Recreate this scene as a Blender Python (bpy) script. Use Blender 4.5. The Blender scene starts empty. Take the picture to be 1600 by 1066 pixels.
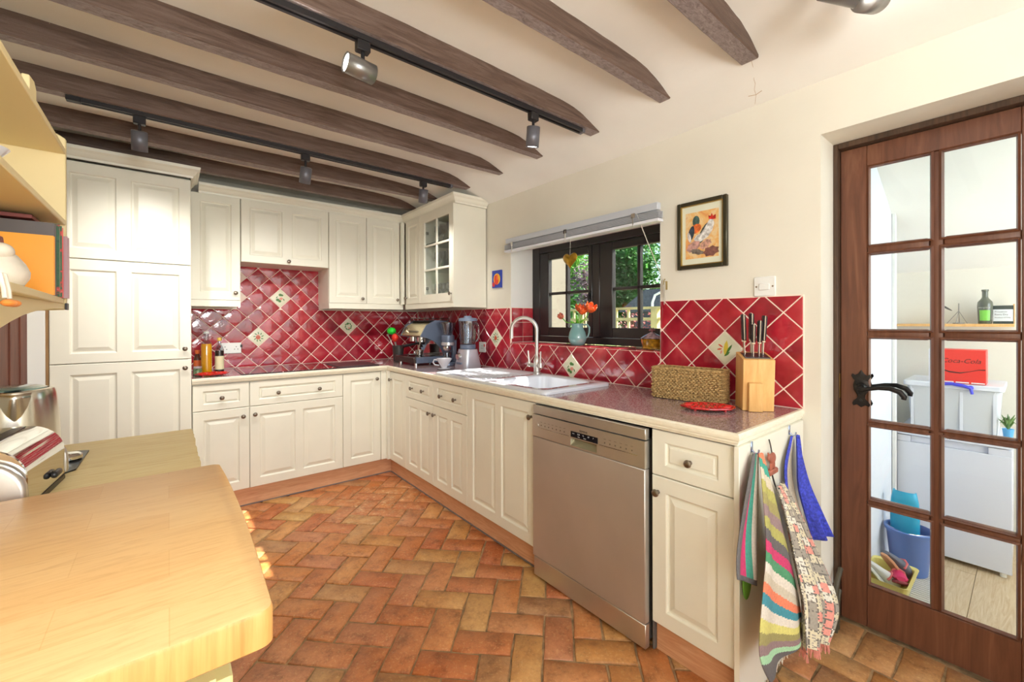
import bpy, bmesh, math, random
from mathutils import Matrix, Vector
random.seed(7)
sc = bpy.context.scene
# ------------------------------------------------------------------ camera
cam_d = bpy.data.cameras.new('camera'); cam = bpy.data.objects.new('camera', cam_d)
sc.collection.objects.link(cam); sc.camera = cam
cam_d.sensor_width = 36; cam_d.lens = 660.57 / 1600 * 36; cam_d.shift_y = (504.5 - 533) / 1600
cam_d.clip_start = 0.02
_t, _p, _r = math.radians(39.124), math.radians(-0.1232), math.radians(0.137)
Fw = Vector((math.sin(_t) * math.cos(_p), math.cos(_t) * math.cos(_p), math.sin(_p)))
R0 = Vector((math.cos(_t), -math.sin(_t), 0)); U0 = R0.cross(Fw)
Rv = R0 * math.cos(_r) - U0 * math.sin(_r); Uv = U0 * math.cos(_r) + R0 * math.sin(_r)
mw = Matrix((Rv, Uv, -Fw)).transposed().to_4x4(); mw.translation = (0, 0, 1.286)
cam.matrix_world = mw
# ------------------------------------------------------------------ light
EXPOSURE = 0.0
sc.view_settings.view_transform = 'Standard'; sc.view_settings.look = 'None'
sc.view_settings.exposure = EXPOSURE; sc.view_settings.gamma = 1; sc.view_settings.use_curve_mapping = False
w = bpy.data.worlds.new('sky'); sc.world = w; w.use_nodes = True
nt = w.node_tree; bg = nt.nodes['Background']
sky = nt.nodes.new('ShaderNodeTexSky'); sky.sky_type = 'NISHITA'; sky.sun_disc = False
sky.sun_elevation = math.radians(38); sky.sun_rotation = math.radians(119)
nt.links.new(sky.outputs[0], bg.inputs[0]); bg.inputs[1].default_value = 0.32
def lamp(name, kind, loc, direction, energy, color, size=None, size_y=None, angle=None, blend=0.5, spot=None):
    d = bpy.data.lights.new(name, kind); d.energy = energy; d.color = color
    if kind == 'AREA':
        d.shape = 'RECTANGLE'; d.size = size; d.size_y = size_y or size
    elif kind == 'SUN': d.angle = angle
    elif kind == 'SPOT':
        d.spot_size = spot; d.spot_blend = blend; d.shadow_soft_size = size
    else: d.shadow_soft_size = size
    o = bpy.data.objects.new(name, d); sc.collection.objects.link(o); o.location = loc
    o.rotation_euler = Vector(direction).to_track_quat('-Z', 'Y').to_euler(); return o
lamp('sun', 'SUN', (6, -2, 6), (-1, .55, -.895), 22, (1, .96, .88), angle=math.radians(.6))
lamp('near_fill_light', 'AREA', (0.7, -1.9, 1.5), (-.1, 1, 0.06), 33, (.93, .98, 1), 2.4, 1.8)  # added fill from behind the camera, no real window
lamp('ceiling_fill_light', 'AREA', (.15, -.9, 1.6), (-.1, 1.15, 1), 40, (.97, .99, 1), .6, .6)  # added unseen fill, aimed up to brighten the ceiling
lamp('utility_window_light', 'AREA', (3.0, -1.0, 1.5), (0, 1, -.05), 21, (.72, .82, 1), 1.0, 1.2)
# ------------------------------------------------------------------ helpers
def lin(c): return [((x / 255) / 12.92 if x <= 10 else (((x / 255) + .055) / 1.055) ** 2.4) for x in c]
W = {}
def setp(o, label=None, cat=None, group=None, kind=None):
    if label: o['label'] = label
    if cat: o['category'] = cat
    if group: o['group'] = group
    if kind: o['kind'] = kind
    return o
def thing(name, label, cat, loc=(0, 0, 0), group=None):
    o = bpy.data.objects.new(name, None); sc.collection.objects.link(o); o.empty_display_size = .05
    o.location = loc; W[o] = Matrix.Translation(loc); return setp(o, label, cat, group)
def place(o, loc, rz=0, rx=0, ry=0):
    o.location = loc; o.rotation_euler = (rx, ry, rz); return o
def copy_tree(o, parent=None):
    c = o.copy(); sc.collection.objects.link(c); c.parent = parent
    W[c] = W.get(o, Matrix.Identity(4))
    for ch in o.children: copy_tree(ch, c)
    return c
class MB:
    def __init__(s): s.v = []; s.f = []; s.m = []
    def add(s, vs, fs, mi=0):
        b = len(s.v); s.v += [tuple(v) for v in vs]
        for f in fs: s.f.append(tuple(i + b for i in f)); s.m.append(mi)
        return s
    def box(s, x0, x1, y0, y1, z0, z1, mi=0):
        vs = [(x, y, z) for x in (x0, x1) for y in (y0, y1) for z in (z0, z1)]
        return s.add(vs, [(0, 1, 3, 2), (4, 6, 7, 5), (0, 4, 5, 1), (2, 3, 7, 6), (0, 2, 6, 4), (1, 5, 7, 3)], mi)
    def cyl(s, a, b, r0, r1=None, n=16, mi=0, caps=True):
        r1 = r0 if r1 is None else r1
        a = Vector(a); b = Vector(b); d = (b - a).normalized()
        u = d.orthogonal().normalized(); v = d.cross(u); vs = []
        for p, r in ((a, r0), (b, r1)):
            for i in range(n):
                t = 2 * math.pi * i / n; vs.append(p + (u * math.cos(t) + v * math.sin(t)) * r)
        fs = [(i, (i + 1) % n, n + (i + 1) % n, n + i) for i in range(n)]
        if caps: fs += [tuple(range(n))[::-1], tuple(range(n, 2 * n))]
        return s.add(vs, fs, mi)
    def lathe(s, prof, c=(0, 0, 0), n=24, mi=0, sx=1, sy=1, closed=False):
        vs = []; m = len(prof)
        for r, z in prof:
            for i in range(n):
                t = 2 * math.pi * i / n; vs.append((c[0] + r * math.cos(t) * sx, c[1] + r * math.sin(t) * sy, c[2] + z))
        fs = [(j * n + i, j * n + (i + 1) % n, (j + 1) * n + (i + 1) % n, (j + 1) * n + i) for j in range(m - 1) for i in range(n)]
        if not closed:
            if prof[0][0] > 1e-5: fs.append(tuple(range(n))[::-1])
            if prof[-1][0] > 1e-5: fs.append(tuple(range((m - 1) * n, m * n)))
        return s.add(vs, fs, mi)
    def tube(s, pts, r, n=8, mi=0, closed=False):
        P = [Vector(p) for p in pts]; k = len(P); vs = []
        u = None
        for i, p in enumerate(P):
            d = ((P[(i + 1) % k] if closed or i < k - 1 else p) - (P[i - 1] if closed or i > 0 else p)).normalized()
            if u is None: u = d.orthogonal().normalized()
            u = (u - d * u.dot(d)).normalized(); v = d.cross(u)
            rr = r[i] if isinstance(r, (list, tuple)) else r
            for j in range(n):
                t = 2 * math.pi * j / n; vs.append(p + (u * math.cos(t) + v * math.sin(t)) * rr)
        fs = []
        for i in range(k if closed else k - 1):
            a = i * n; b = ((i + 1) % k) * n
            fs += [(a + j, a + (j + 1) % n, b + (j + 1) % n, b + j) for j in range(n)]
        if not closed: fs += [tuple(range(n))[::-1], tuple(range((k - 1) * n, k * n))]
        return s.add(vs, fs, mi)
    def prism(s, poly, axis, a, b, mi=0):
        def P(p, t): return {'x': (t, p[0], p[1]), 'y': (p[0], t, p[1]), 'z': (p[0], p[1], t)}[axis]
        n = len(poly); vs = [P(p, a) for p in poly] + [P(p, b) for p in poly]
        return s.add(vs, [tuple(range(n))[::-1], tuple(range(n, 2 * n))] + [(i, (i + 1) % n, n + (i + 1) % n, n + i) for i in range(n)], mi)
    def sphere(s, c, r, nu=16, nv=10, mi=0):
        r = (r, r, r) if not isinstance(r, (tuple, list)) else r
        vs = [(c[0], c[1], c[2] - r[2])]
        for j in range(1, nv):
            a = -math.pi / 2 + math.pi * j / nv
            for i in range(nu):
                t = 2 * math.pi * i / nu
                vs.append((c[0] + r[0] * math.cos(a) * math.cos(t), c[1] + r[1] * math.cos(a) * math.sin(t), c[2] + r[2] * math.sin(a)))
        vs.append((c[0], c[1], c[2] + r[2])); L = len(vs) - 1
        fs = [(0, 1 + (i + 1) % nu, 1 + i) for i in range(nu)]
        for j in range(nv - 2):
            a = 1 + j * nu; b = a + nu
            fs += [(a + i, a + (i + 1) % nu, b + (i + 1) % nu, b + i) for i in range(nu)]
        a = 1 + (nv - 2) * nu; fs += [(a + i, a + (i + 1) % nu, L) for i in range(nu)]
        return s.add(vs, fs, mi)
    def sheet(s, rows, mi=0, fm=None):
        n = len(rows[0]); b = len(s.v)
        for r in rows: s.v += [tuple(p) for p in r]
        for j in range(len(rows) - 1):
            for i in range(n - 1):
                s.f.append((b + j * n + i, b + j * n + i + 1, b + (j + 1) * n + i + 1, b + (j + 1) * n + i))
                s.m.append(fm(i, j) if fm else mi)
        return s
    def mesh(s, name, mats, M=None, bevel=0, seg=1, recalc=True, angle=38):
        me = bpy.data.meshes.new(name)
        vs = s.v if M is None else [tuple(M @ Vector(v)) for v in s.v]
        me.from_pydata(vs, [], s.f)
        for m in (mats if isinstance(mats, (list, tuple)) else [mats]): me.materials.append(m)
        me.polygons.foreach_set('material_index', s.m)
        if recalc or bevel:
            bm = bmesh.new(); bm.from_mesh(me)
            if recalc: bmesh.ops.recalc_face_normals(bm, faces=bm.faces)
            if bevel:
                es = [e for e in bm.edges if len(e.link_faces) == 2 and e.calc_face_angle(0) > .6]
                bmesh.ops.bevel(bm, geom=es, offset=bevel, segments=seg, affect='EDGES', clamp_overlap=True, profile=.5)
            bm.to_mesh(me); bm.free()
        me.polygons.foreach_set('use_smooth', [True] * len(me.polygons))
        me.set_sharp_from_angle(angle=math.radians(angle)); me.update()
        return me
    def build(s, name, mats, parent=None, bevel=0, seg=1, recalc=True, angle=38, solid=0, sub=0, label=None, kind=None, cat=None, group=None):
        M = W[parent].inverted() if parent is not None else None
        o = bpy.data.objects.new(name, s.mesh(name, mats, M, bevel, seg, recalc, angle)); sc.collection.objects.link(o)
        if parent is not None: o.parent = parent; W[o] = W[parent]
        else: W[o] = Matrix.Identity(4)
        if solid:
            md = o.modifiers.new('solid', 'SOLIDIFY'); md.thickness = solid; md.offset = 0
        if sub:
            md = o.modifiers.new('sub', 'SUBSURF'); md.levels = sub; md.render_levels = sub
        return setp(o, label, cat, group, kind)
def text(body, name, mat, parent, origin, ux, uy, size, extrude=.0004, align='LEFT', shear=0):
    c = bpy.data.curves.new(name, 'FONT'); c.body = body; c.size = size; c.extrude = extrude; c.align_x = align; c.shear = shear; c.resolution_u = 3
    t = bpy.data.objects.new(name, c); sc.collection.objects.link(t)
    dg = bpy.context.evaluated_depsgraph_get(); me = bpy.data.meshes.new_from_object(t.evaluated_get(dg)); bpy.data.objects.remove(t)
    ux = Vector(ux).normalized(); uy = Vector(uy).normalized(); n = ux.cross(uy)
    M = Matrix((ux, uy, n)).transposed().to_4x4(); M.translation = origin
    me.transform(W[parent].inverted() @ M); me.materials.clear(); me.materials.append(mat)
    o = bpy.data.objects.new(name, me); sc.collection.objects.link(o); o.parent = parent; W[o] = W[parent]; return o
# convex polygon tools
def halfclip(poly, nx, ny, c):
    out = []
    for i in range(len(poly)):
        a = poly[i]; b = poly[(i + 1) % len(poly)]; da = nx * a[0] + ny * a[1] - c; db = nx * b[0] + ny * b[1] - c
        if da <= 0: out.append(a)
        if (da < 0 < db) or (db < 0 < da):
            t = da / (da - db); out.append((a[0] + (b[0] - a[0]) * t, a[1] + (b[1] - a[1]) * t))
    return out
def rectclip(p, x0, x1, y0, y1):
    for n in ((-1, 0, -x0), (1, 0, x1), (0, -1, -y0), (0, 1, y1)):
        if len(p) < 3: return []
        p = halfclip(p, *n)
    return p
def area(p): return sum(p[i][0] * p[(i + 1) % len(p)][1] - p[(i + 1) % len(p)][0] * p[i][1] for i in range(len(p))) / 2
def inset(p, d):
    if len(p) < 3: return []
    if area(p) < 0: p = p[::-1]
    q = p
    for i in range(len(p)):
        a = p[i]; b = p[(i + 1) % len(p)]; L = math.hypot(b[0] - a[0], b[1] - a[1])
        if L < 1e-5: continue
        nx, ny = (b[1] - a[1]) / L, -(b[0] - a[0]) / L
        if len(q) >= 3: q = halfclip(q, nx, ny, nx * a[0] + ny * a[1] - d)
    return q if len(q) >= 3 else []
# ------------------------------------------------------------------ materials
def nodes(name):
    m = bpy.data.materials.new(name); m.use_nodes = True; t = m.node_tree
    return m, t, t.nodes['Principled BSDF']
def N(t, kind, **kw):
    n = t.nodes.new('ShaderNode' + kind)
    for k, v in kw.items():
        if k in n.inputs: n.inputs[k].default_value = v
        else: setattr(n, k, v)
    return n
def coords(t, rand=False, scale=(1, 1, 1)):
    tc = N(t, 'TexCoord'); mp = N(t, 'Mapping'); mp.inputs['Scale'].default_value = scale
    t.links.new(tc.outputs['Object'], mp.inputs[0])
    if rand:
        oi = N(t, 'ObjectInfo'); ml = N(t, 'Math', operation='MULTIPLY'); ml.inputs[1].default_value = 37
        t.links.new(oi.outputs['Random'], ml.inputs[0]); t.links.new(ml.outputs[0], mp.inputs['Location'])
    return mp.outputs[0]
def ramp(t, fac, stops):
    r = N(t, 'ValToRGB'); e = r.color_ramp.elements
    while len(e) < len(stops): e.new(.5)
    for i, (p, c) in enumerate(stops): e[i].position = p; e[i].color = (*lin(c), 1)
    t.links.new(fac, r.inputs[0]); return r.outputs[0]
def mix(t, a, b, fac, mode='MIX'):
    n = N(t, 'Mix', data_type='RGBA', blend_type=mode)
    for v, i in ((fac, 0), (a, 6), (b, 7)):
        if isinstance(v, (int, float)): n.inputs[i].default_value = v
        elif isinstance(v, (tuple, list)): n.inputs[i].default_value = (*lin(v), 1)
        else: t.links.new(v, n.inputs[i])
    return n.outputs[2]
def noise(t, co, scale, detail=3, rough=.5, dist=0):
    n = N(t, 'TexNoise'); n.inputs['Scale'].default_value = scale; n.inputs['Detail'].default_value = detail
    n.inputs['Roughness'].default_value = rough; n.inputs['Distortion'].default_value = dist
    t.links.new(co, n.inputs['Vector']); return n.outputs['Fac']
def bump(t, b, h, strength=.3, dist=.002):
    n = N(t, 'Bump'); n.inputs['Strength'].default_value = strength; n.inputs['Distance'].default_value = dist
    t.links.new(h, n.inputs['Height']); t.links.new(n.outputs[0], b.inputs['Normal'])
def mat(name, c, rough=.5, metal=0, vary=0, vscale=8, bs=0, bstr=.2, bdist=.002, coat=0, spec=.5, emit=None, alpha=1, sheen=0):
    m, t, b = nodes(name); b.inputs['Base Color'].default_value = (*lin(c), 1)
    b.inputs['Roughness'].default_value = rough; b.inputs['Metallic'].default_value = metal
    b.inputs['Coat Weight'].default_value = coat; b.inputs['Specular IOR Level'].default_value = spec
    if vary or bs: co = coords(t)
    if vary:
        d = [max(0, x * (1 - vary)) for x in c]; u = [min(255, x * (1 + vary * .6)) for x in c]
        t.links.new(ramp(t, noise(t, co, vscale, 4), [(.3, d), (.7, u)]), b.inputs['Base Color'])
    if bs: bump(t, b, noise(t, co, bs, 5), bstr, bdist)
    if emit: b.inputs['Emission Color'].default_value = (*lin(c), 1); b.inputs['Emission Strength'].default_value = emit
    return m
def glass(name, tint=(255, 255, 255), refl=.12, rough=.02):
    m = bpy.data.materials.new(name); m.use_nodes = True; t = m.node_tree; t.nodes.clear()
    o = N(t, 'OutputMaterial'); tr = N(t, 'BsdfTransparent'); gl = N(t, 'BsdfGlossy'); mx = N(t, 'MixShader'); fr = N(t, 'LayerWeight'); fp = N(t, 'Math', operation='POWER'); fp.inputs[1].default_value = 4
    tr.inputs[0].default_value = (*lin(tint), 1); gl.inputs['Roughness'].default_value = rough; fr.inputs[0].default_value = .5
    ad = N(t, 'Math', operation='ADD', use_clamp=True); ad.inputs[1].default_value = refl
    t.links.new(fr.outputs['Facing'], fp.inputs[0]); t.links.new(fp.outputs[0], ad.inputs[0]); t.links.new(ad.outputs[0], mx.inputs[0])
    t.links.new(tr.outputs[0], mx.inputs[1]); t.links.new(gl.outputs[0], mx.inputs[2]); t.links.new(mx.outputs[0], o.inputs[0]); return m
def wood(name, stops, scale=(1, 12, 12), rough=.45, bstr=.15, dist=1.5, sc_=3, coat=0):
    m, t, b = nodes(name); co = coords(t, False, scale)
    n = noise(t, co, sc_, 6, .6, dist); t.links.new(ramp(t, n, stops), b.inputs['Base Color'])
    b.inputs['Roughness'].default_value = rough; b.inputs['Coat Weight'].default_value = coat; bump(t, b, n, bstr, .002); return m
cream = mat('cream_cabinet_paint', (239, 236, 220), .38, vary=.02, vscale=3)
cream_dark = mat('cream_inner', (214, 203, 172), .6)
plaster = mat('wall_plaster', (230, 225, 211), .9, vary=.03, vscale=1.5, bs=14, bstr=.35, bdist=.006)
ceil_m = mat('ceiling_plaster', (243, 241, 234), .92, vary=.025, vscale=2, bs=9, bstr=.4, bdist=.008)
white_paint = mat('white_paint', (236, 236, 232), .6)
yellowcream = mat('shelf_cream_paint', (240, 220, 168), .5)
palecab = mat('pale_yellow_paint', (232, 224, 160), .5)
knob_m = mat('pewter', (140, 130, 118), .35, 1)
chrome = mat('chrome', (225, 225, 225), .06, 1)
steel = mat('brushed_steel', (212, 208, 202), .36, .9, vary=.05, vscale=3)
black = mat('black_plastic', (28, 28, 30), .35)
blackmetal = mat('black_track', (44, 42, 44), .4, .3)
lampgrey = mat('lamp_grey', (112, 112, 120), .42, .35)
blackframe = mat('black_window_paint', (40, 35, 36), .3, vary=.1, vscale=6)
grout = mat('grout', (250, 228, 214), .85)
grout_w = mat('grout_mortar', (158, 128, 92), .95, vary=.25, vscale=25, bs=60, bstr=.6)
white_cer = mat('white_ceramic', (214, 216, 224), .12, coat=.5)
whiteplastic = mat('white_plastic', (238, 238, 234), .35)
fridge_m = mat('white_enamel', (224, 228, 240), .25)
green_g = mat('green_leaf', (96, 160, 40), .5, vary=.3, vscale=30)
glass_m = glass('window_glass', (250, 252, 252), .02)
clear = glass('clear_glass', (228, 232, 236), .12)
greenglass = glass('green_shelf_glass', (150, 190, 160), .1)
text_dark = mat('dark_print', (45, 40, 40), .5)
def beam_mat():
    m, t, b = nodes('dark_oak_beam'); co = coords(t, True, (1.2, 14, 14)); n = noise(t, co, 3, 7, .65, 1.2)
    c = ramp(t, n, [(.25, (62, 42, 32)), (.5, (98, 76, 64)), (.8, (126, 106, 96))])
    co2 = coords(t, True, (1, 1, 1)); s = noise(t, co2, 60, 3, .8); k = N(t, 'Math', operation='GREATER_THAN'); k.inputs[1].default_value = .75; t.links.new(s, k.inputs[0])
    t.links.new(mix(t, c, (190, 160, 140), k.outputs[0]), b.inputs['Base Color']); b.inputs['Roughness'].default_value = .5
    bump(t, b, noise(t, co, 8, 8, .7), .5, .006); return m
beam_m = beam_mat()
def beam_under():  # paler grey underside: light falling on the beam bottoms, put into the colour
    m, t, b = nodes('lit_beam_underside'); co = coords(t, True, (6, 14, 14)); n = noise(t, co, 6, 7, .75, .8)
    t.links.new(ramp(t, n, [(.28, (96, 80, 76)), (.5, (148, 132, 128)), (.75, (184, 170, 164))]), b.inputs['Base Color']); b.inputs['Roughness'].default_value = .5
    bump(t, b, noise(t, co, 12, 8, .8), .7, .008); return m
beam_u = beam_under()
def tile_mat():
    m, t, b = nodes('red_glazed_tile'); co = coords(t, True); oi = N(t, 'ObjectInfo')
    c = ramp(t, noise(t, co, 9, 3), [(.3, (152, 26, 46)), (.55, (186, 44, 62)), (.8, (208, 82, 92))])
    c2 = ramp(t, oi.outputs['Random'], [(0, (215, 205, 215)), (1, (255, 250, 235))])
    t.links.new(mix(t, c, c2, 1.0, 'MULTIPLY'), b.inputs['Base Color'])
    b.inputs['Roughness'].default_value = .09; b.inputs['Coat Weight'].default_value = .4; b.inputs['Coat Roughness'].default_value = .05
    bump(t, b, noise(t, co, 26, 2, .5, .6), .36, .004); return m
tile_m = tile_mat()
def cream_tile():
    m, t, b = nodes('cream_glazed_tile'); co = coords(t, True)
    t.links.new(ramp(t, noise(t, co, 12, 2), [(.3, (222, 218, 190)), (.7, (236, 232, 206))]), b.inputs['Base Color'])
    b.inputs['Roughness'].default_value = .12; bump(t, b, noise(t, co, 26, 2), .4, .003); return m
ctile_m = cream_tile()
def brick_mat():
    m, t, b = nodes('terracotta_brick'); co = coords(t, True); oi = N(t, 'ObjectInfo')
    base = ramp(t, oi.outputs['Random'], [(0, (206, 130, 88)), (.25, (222, 156, 100)), (.45, (212, 150, 112)), (.6, (226, 164, 104)), (.78, (216, 178, 116)), (.9, (196, 154, 118)), (1, (228, 186, 128))])
    n = ramp(t, noise(t, co, 14, 8, .75), [(.28, (140, 116, 96)), (.48, (226, 214, 204)), (.72, (255, 250, 240))])
    c = mix(t, base, n, .9, 'MULTIPLY')
    tc = N(t, 'TexCoord'); g = N(t, 'NewGeometry')
    s = noise(t, g.outputs['Position'], 2.2, 3, .6); s2 = ramp(t, s, [(.35, (255, 255, 255)), (.7, (232, 186, 120))])
    c = mix(t, c, s2, .8, 'MULTIPLY')
    sp = noise(t, co, 90, 2, .6); k = ramp(t, sp, [(.56, (0, 0, 0)), (.72, (150, 150, 150))])
    c = mix(t, c, (232, 194, 136), k)
    dk = ramp(t, noise(t, co, 70, 3, .7), [(.28, (150, 150, 150)), (.42, (0, 0, 0))])
    c = mix(t, c, (96, 66, 44), dk)
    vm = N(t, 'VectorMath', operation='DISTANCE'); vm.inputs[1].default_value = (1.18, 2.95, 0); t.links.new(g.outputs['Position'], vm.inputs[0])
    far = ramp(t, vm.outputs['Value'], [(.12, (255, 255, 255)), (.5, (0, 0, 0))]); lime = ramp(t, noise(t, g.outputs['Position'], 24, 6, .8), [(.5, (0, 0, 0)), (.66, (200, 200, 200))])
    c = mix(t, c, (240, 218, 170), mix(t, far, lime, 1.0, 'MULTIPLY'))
    t.links.new(c, b.inputs['Base Color']); b.inputs['Roughness'].default_value = .42
    bump(t, b, noise(t, co, 30, 8, .7), .55, .005); return m
brick_m = brick_mat()
def worktop_mat():
    m, t, b = nodes('speckled_mauve_laminate'); co = coords(t)
    v = N(t, 'TexVoronoi'); v.inputs['Scale'].default_value = 260; t.links.new(co, v.inputs['Vector'])
    c = ramp(t, v.outputs['Color'], [(0, (84, 66, 68)), (.35, (142, 116, 118)), (.65, (174, 150, 150)), (1, (208, 188, 188))])
    t.links.new(c, b.inputs['Base Color']); b.inputs['Roughness'].default_value = .16; b.inputs['Coat Weight'].default_value = .3; return m
worktop_m = worktop_mat()
edge_m = wood('cream_worktop_edge', [(.3, (234, 225, 200)), (.6, (246, 240, 220))], (6, 6, 40), .4, .1)
edge_my = edge_m
plinth_m = wood('oak_plinth', [(.25, (196, 138, 98)), (.55, (214, 160, 120)), (.8, (226, 178, 140))], (1.2, 1.2, 14), .55, .08, 2.2)
doorwood = wood('mahogany_door', [(.25, (86, 50, 35)), (.55, (110, 68, 48)), (.85, (132, 90, 66))], (8, 8, .7), .4, .1)
darkpost = wood('dark_door_frame', [(.3, (52, 36, 26)), (.7, (92, 68, 50))], (10, 10, .8), .5, .4)
def block_mat(name, cs, s1=(7, 26), cracked=False):
    m, t, b = nodes(name); co = coords(t)
    br = N(t, 'TexBrick'); br.inputs['Scale'].default_value = 1; br.inputs['Brick Width'].default_value = .22; br.inputs['Row Height'].default_value = .085
    br.inputs['Mortar Size'].default_value = .0006; br.inputs['Color1'].default_value = (*lin(cs[0]), 1); br.inputs['Color2'].default_value = (*lin(cs[1]), 1)
    br.inputs['Mortar'].default_value = (*lin(cs[2]), 1); br.inputs['Bias'].default_value = 0
    t.links.new(co, br.inputs['Vector'])
    mp = N(t, 'Mapping'); mp.inputs['Scale'].default_value = (3, 26, 26); t.links.new(co, mp.inputs[0])
    g = ramp(t, noise(t, mp.outputs[0], 3, 6, .65, 1.6), [(.28, (206, 170, 130)), (.5, (244, 236, 224)), (.8, (255, 255, 255))])
    t.links.new(mix(t, br.outputs['Color'], g, .4, 'MULTIPLY'), b.inputs['Base Color']); b.inputs['Roughness'].default_value = .42
    bump(t, b, noise(t, mp.outputs[0], 5, 5), .12, .001); return m
block_m = block_mat('maple_butcher_block', ((246, 206, 148), (240, 194, 132), (236, 190, 130)))
block_side = wood('maple_end_grain', [(.25, (196, 132, 66)), (.5, (218, 160, 90)), (.8, (228, 176, 108))], (22, 22, 1), .45, .08, .6)
lowtop_m = wood('worn_beech_top', [(.25, (222, 190, 120)), (.5, (240, 216, 154)), (.8, (246, 228, 176))], (2, 20, 20), .5, .3, 1.5)
bamboo = wood('bamboo', [(.3, (214, 160, 92)), (.6, (232, 184, 116)), (.85, (240, 198, 136))], (9, 9, 1), .4, .06)
def basket_mat():
    m, t, b = nodes('seagrass'); co = coords(t)
    t.links.new(ramp(t, noise(t, co, 90, 4, .7), [(.3, (104, 78, 44)), (.55, (186, 152, 98)), (.8, (224, 196, 144))]), b.inputs['Base Color']); b.inputs['Roughness'].default_value = .8; return m
seagrass = basket_mat()
red_glass = mat('red_enamel', (190, 24, 26), .2, coat=.5, vary=.25, vscale=90)
lampface = mat('lamp_face', (255, 252, 244), .4, emit=9)
def dots(t): pass
# ------------------------------------------------------------------ room shell
FX0, FX1, BY, RX, LX, NY = -.61, 2.06, 4.11, 2.06, -.61, -2.0
CE = [(-.61, 2.42), (1.15, 2.42), (1.4, 2.416), (1.55, 2.409), (1.64, 2.40), (1.71, 2.382), (1.77, 2.359), (1.81, 2.341), (1.85, 2.327), (1.95, 2.293), (2.06, 2.258)]
def ceil_z(x):
    for a, b in zip(CE, CE[1:]):
        if a[0] <= x <= b[0]: return a[1] + (b[1] - a[1]) * (x - a[0]) / (b[0] - a[0])
    return CE[-1][1]
# ceiling: gently uneven plaster sheet with thickness
mb = MB(); rows = []
ys = [NY + (BY - NY) * i / 60 for i in range(61)]
prof = []
for a, b in zip(CE, CE[1:]):
    k = 8 if b[0] - a[0] > .5 else 2
    prof += [(a[0] + (b[0] - a[0]) * i / k, a[1] + (b[1] - a[1]) * i / k) for i in range(k)]
prof.append(CE[-1])
def cwob(x, y): return .004 * math.sin(x * 5 + y * 3) * math.sin(y * 4.3 + 1) if x < 1.9 else .003 * math.sin(y * 3.1) * (x - 1.9) * 6
mb.sheet([[(x, y, z + cwob(x, y)) for x, z in prof] for y in ys])
n0 = len(mb.v)
mb.box(LX, 2.36, NY, BY + .1, 2.46, 2.52)
ceiling = mb.build('ceiling', ceil_m, kind='structure', recalc=False)
cr = MB(); pts = [(1.823, .712, 0), (1.85, .718, 0), (1.88, .722, 0), (1.915, .738, 0), (1.94, .742, 0), (1.97, .757, 0), (2.0, .762, 0), (2.05, .785, 0)]
cr.tube([(x, y, ceil_z(x) - .0002 + cwob(x, y)) for x, y, z in pts], .0006, 5)
cr.tube([(x, y, ceil_z(x) - .0002 + cwob(x, y)) for x, y, z in ((1.992, .79, 0), (2.0, .762, 0), (1.99, .735, 0))], .0012, 5)
cr.build('plaster_crack', mat('crack', (190, 160, 124), .9), ceiling)
# left wall
MB().box(LX - .12, LX, NY, BY + .12, 0, 2.5).build('wall_left', plaster, kind='structure')
t = MB(); t.box(LX, LX + .03, 2.5, 3.36, 0, 2.0); t.box(LX, LX + .036, 3.02, 3.05, 0, 2.0); t.box(LX, LX + .036, 3.2, 3.22, 0, 2.)
t.build('door_2', wood('dark_red_boards', [(.3, (84, 40, 26)), (.7, (116, 64, 44))], (10, 10, .8), .55, .4), kind='structure', bevel=.002)
# near wall (behind the camera) with an opening added for light
wn = MB(); wn.box(LX, 2.36, NY - .12, NY, 0, .7); wn.box(LX, 2.36, NY - .12, NY, 2.25, 2.5); wn.box(LX, -.45, NY - .12, NY, .7, 2.25); wn.box(1.9, 2.36, NY - .12, NY, .7, 2.25)
wn.build('wall_near', plaster, kind='structure')
# back wall
wall_back = MB().box(LX, 2.36, BY, BY + .12, 0, 2.5).build('wall_back', plaster, kind='structure')
# right wall with window and door openings
WY0, WY1, WZ0, WZ1, XF = 1.262, 2.548, 1.125, 1.875, 2.283
wr = MB()
wr.box(RX, 2.36, WY1, BY, 0, 2.46); wr.box(RX, 2.36, WY0, WY1, 0, WZ0 - .006); wr.box(RX, 2.36, WY0, WY1, WZ1, 2.46)
wr.box(RX, 2.36, .541, WY0, 0, 2.46); wr.box(RX, 2.36, -.16, .541, 2.045, 2.46); wr.box(RX, 2.36, NY, -.16, 0, 2.46)
wall_right = wr.build('wall_right', plaster, kind='structure')
# window head shadow-free soffit and reveals in white
rv = MB(); rv.box(RX + .002, XF, WY0, WY1, WZ1 - .004, WZ1 + .001); rv.box(RX + .002, XF, WY1 - .004, WY1 + .001, 1.398, WZ1); rv.box(RX + .002, XF, WY0 - .001, WY0 + .004, WZ0, WZ1)
rv.build('trim_1', white_paint, kind='structure')
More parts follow.
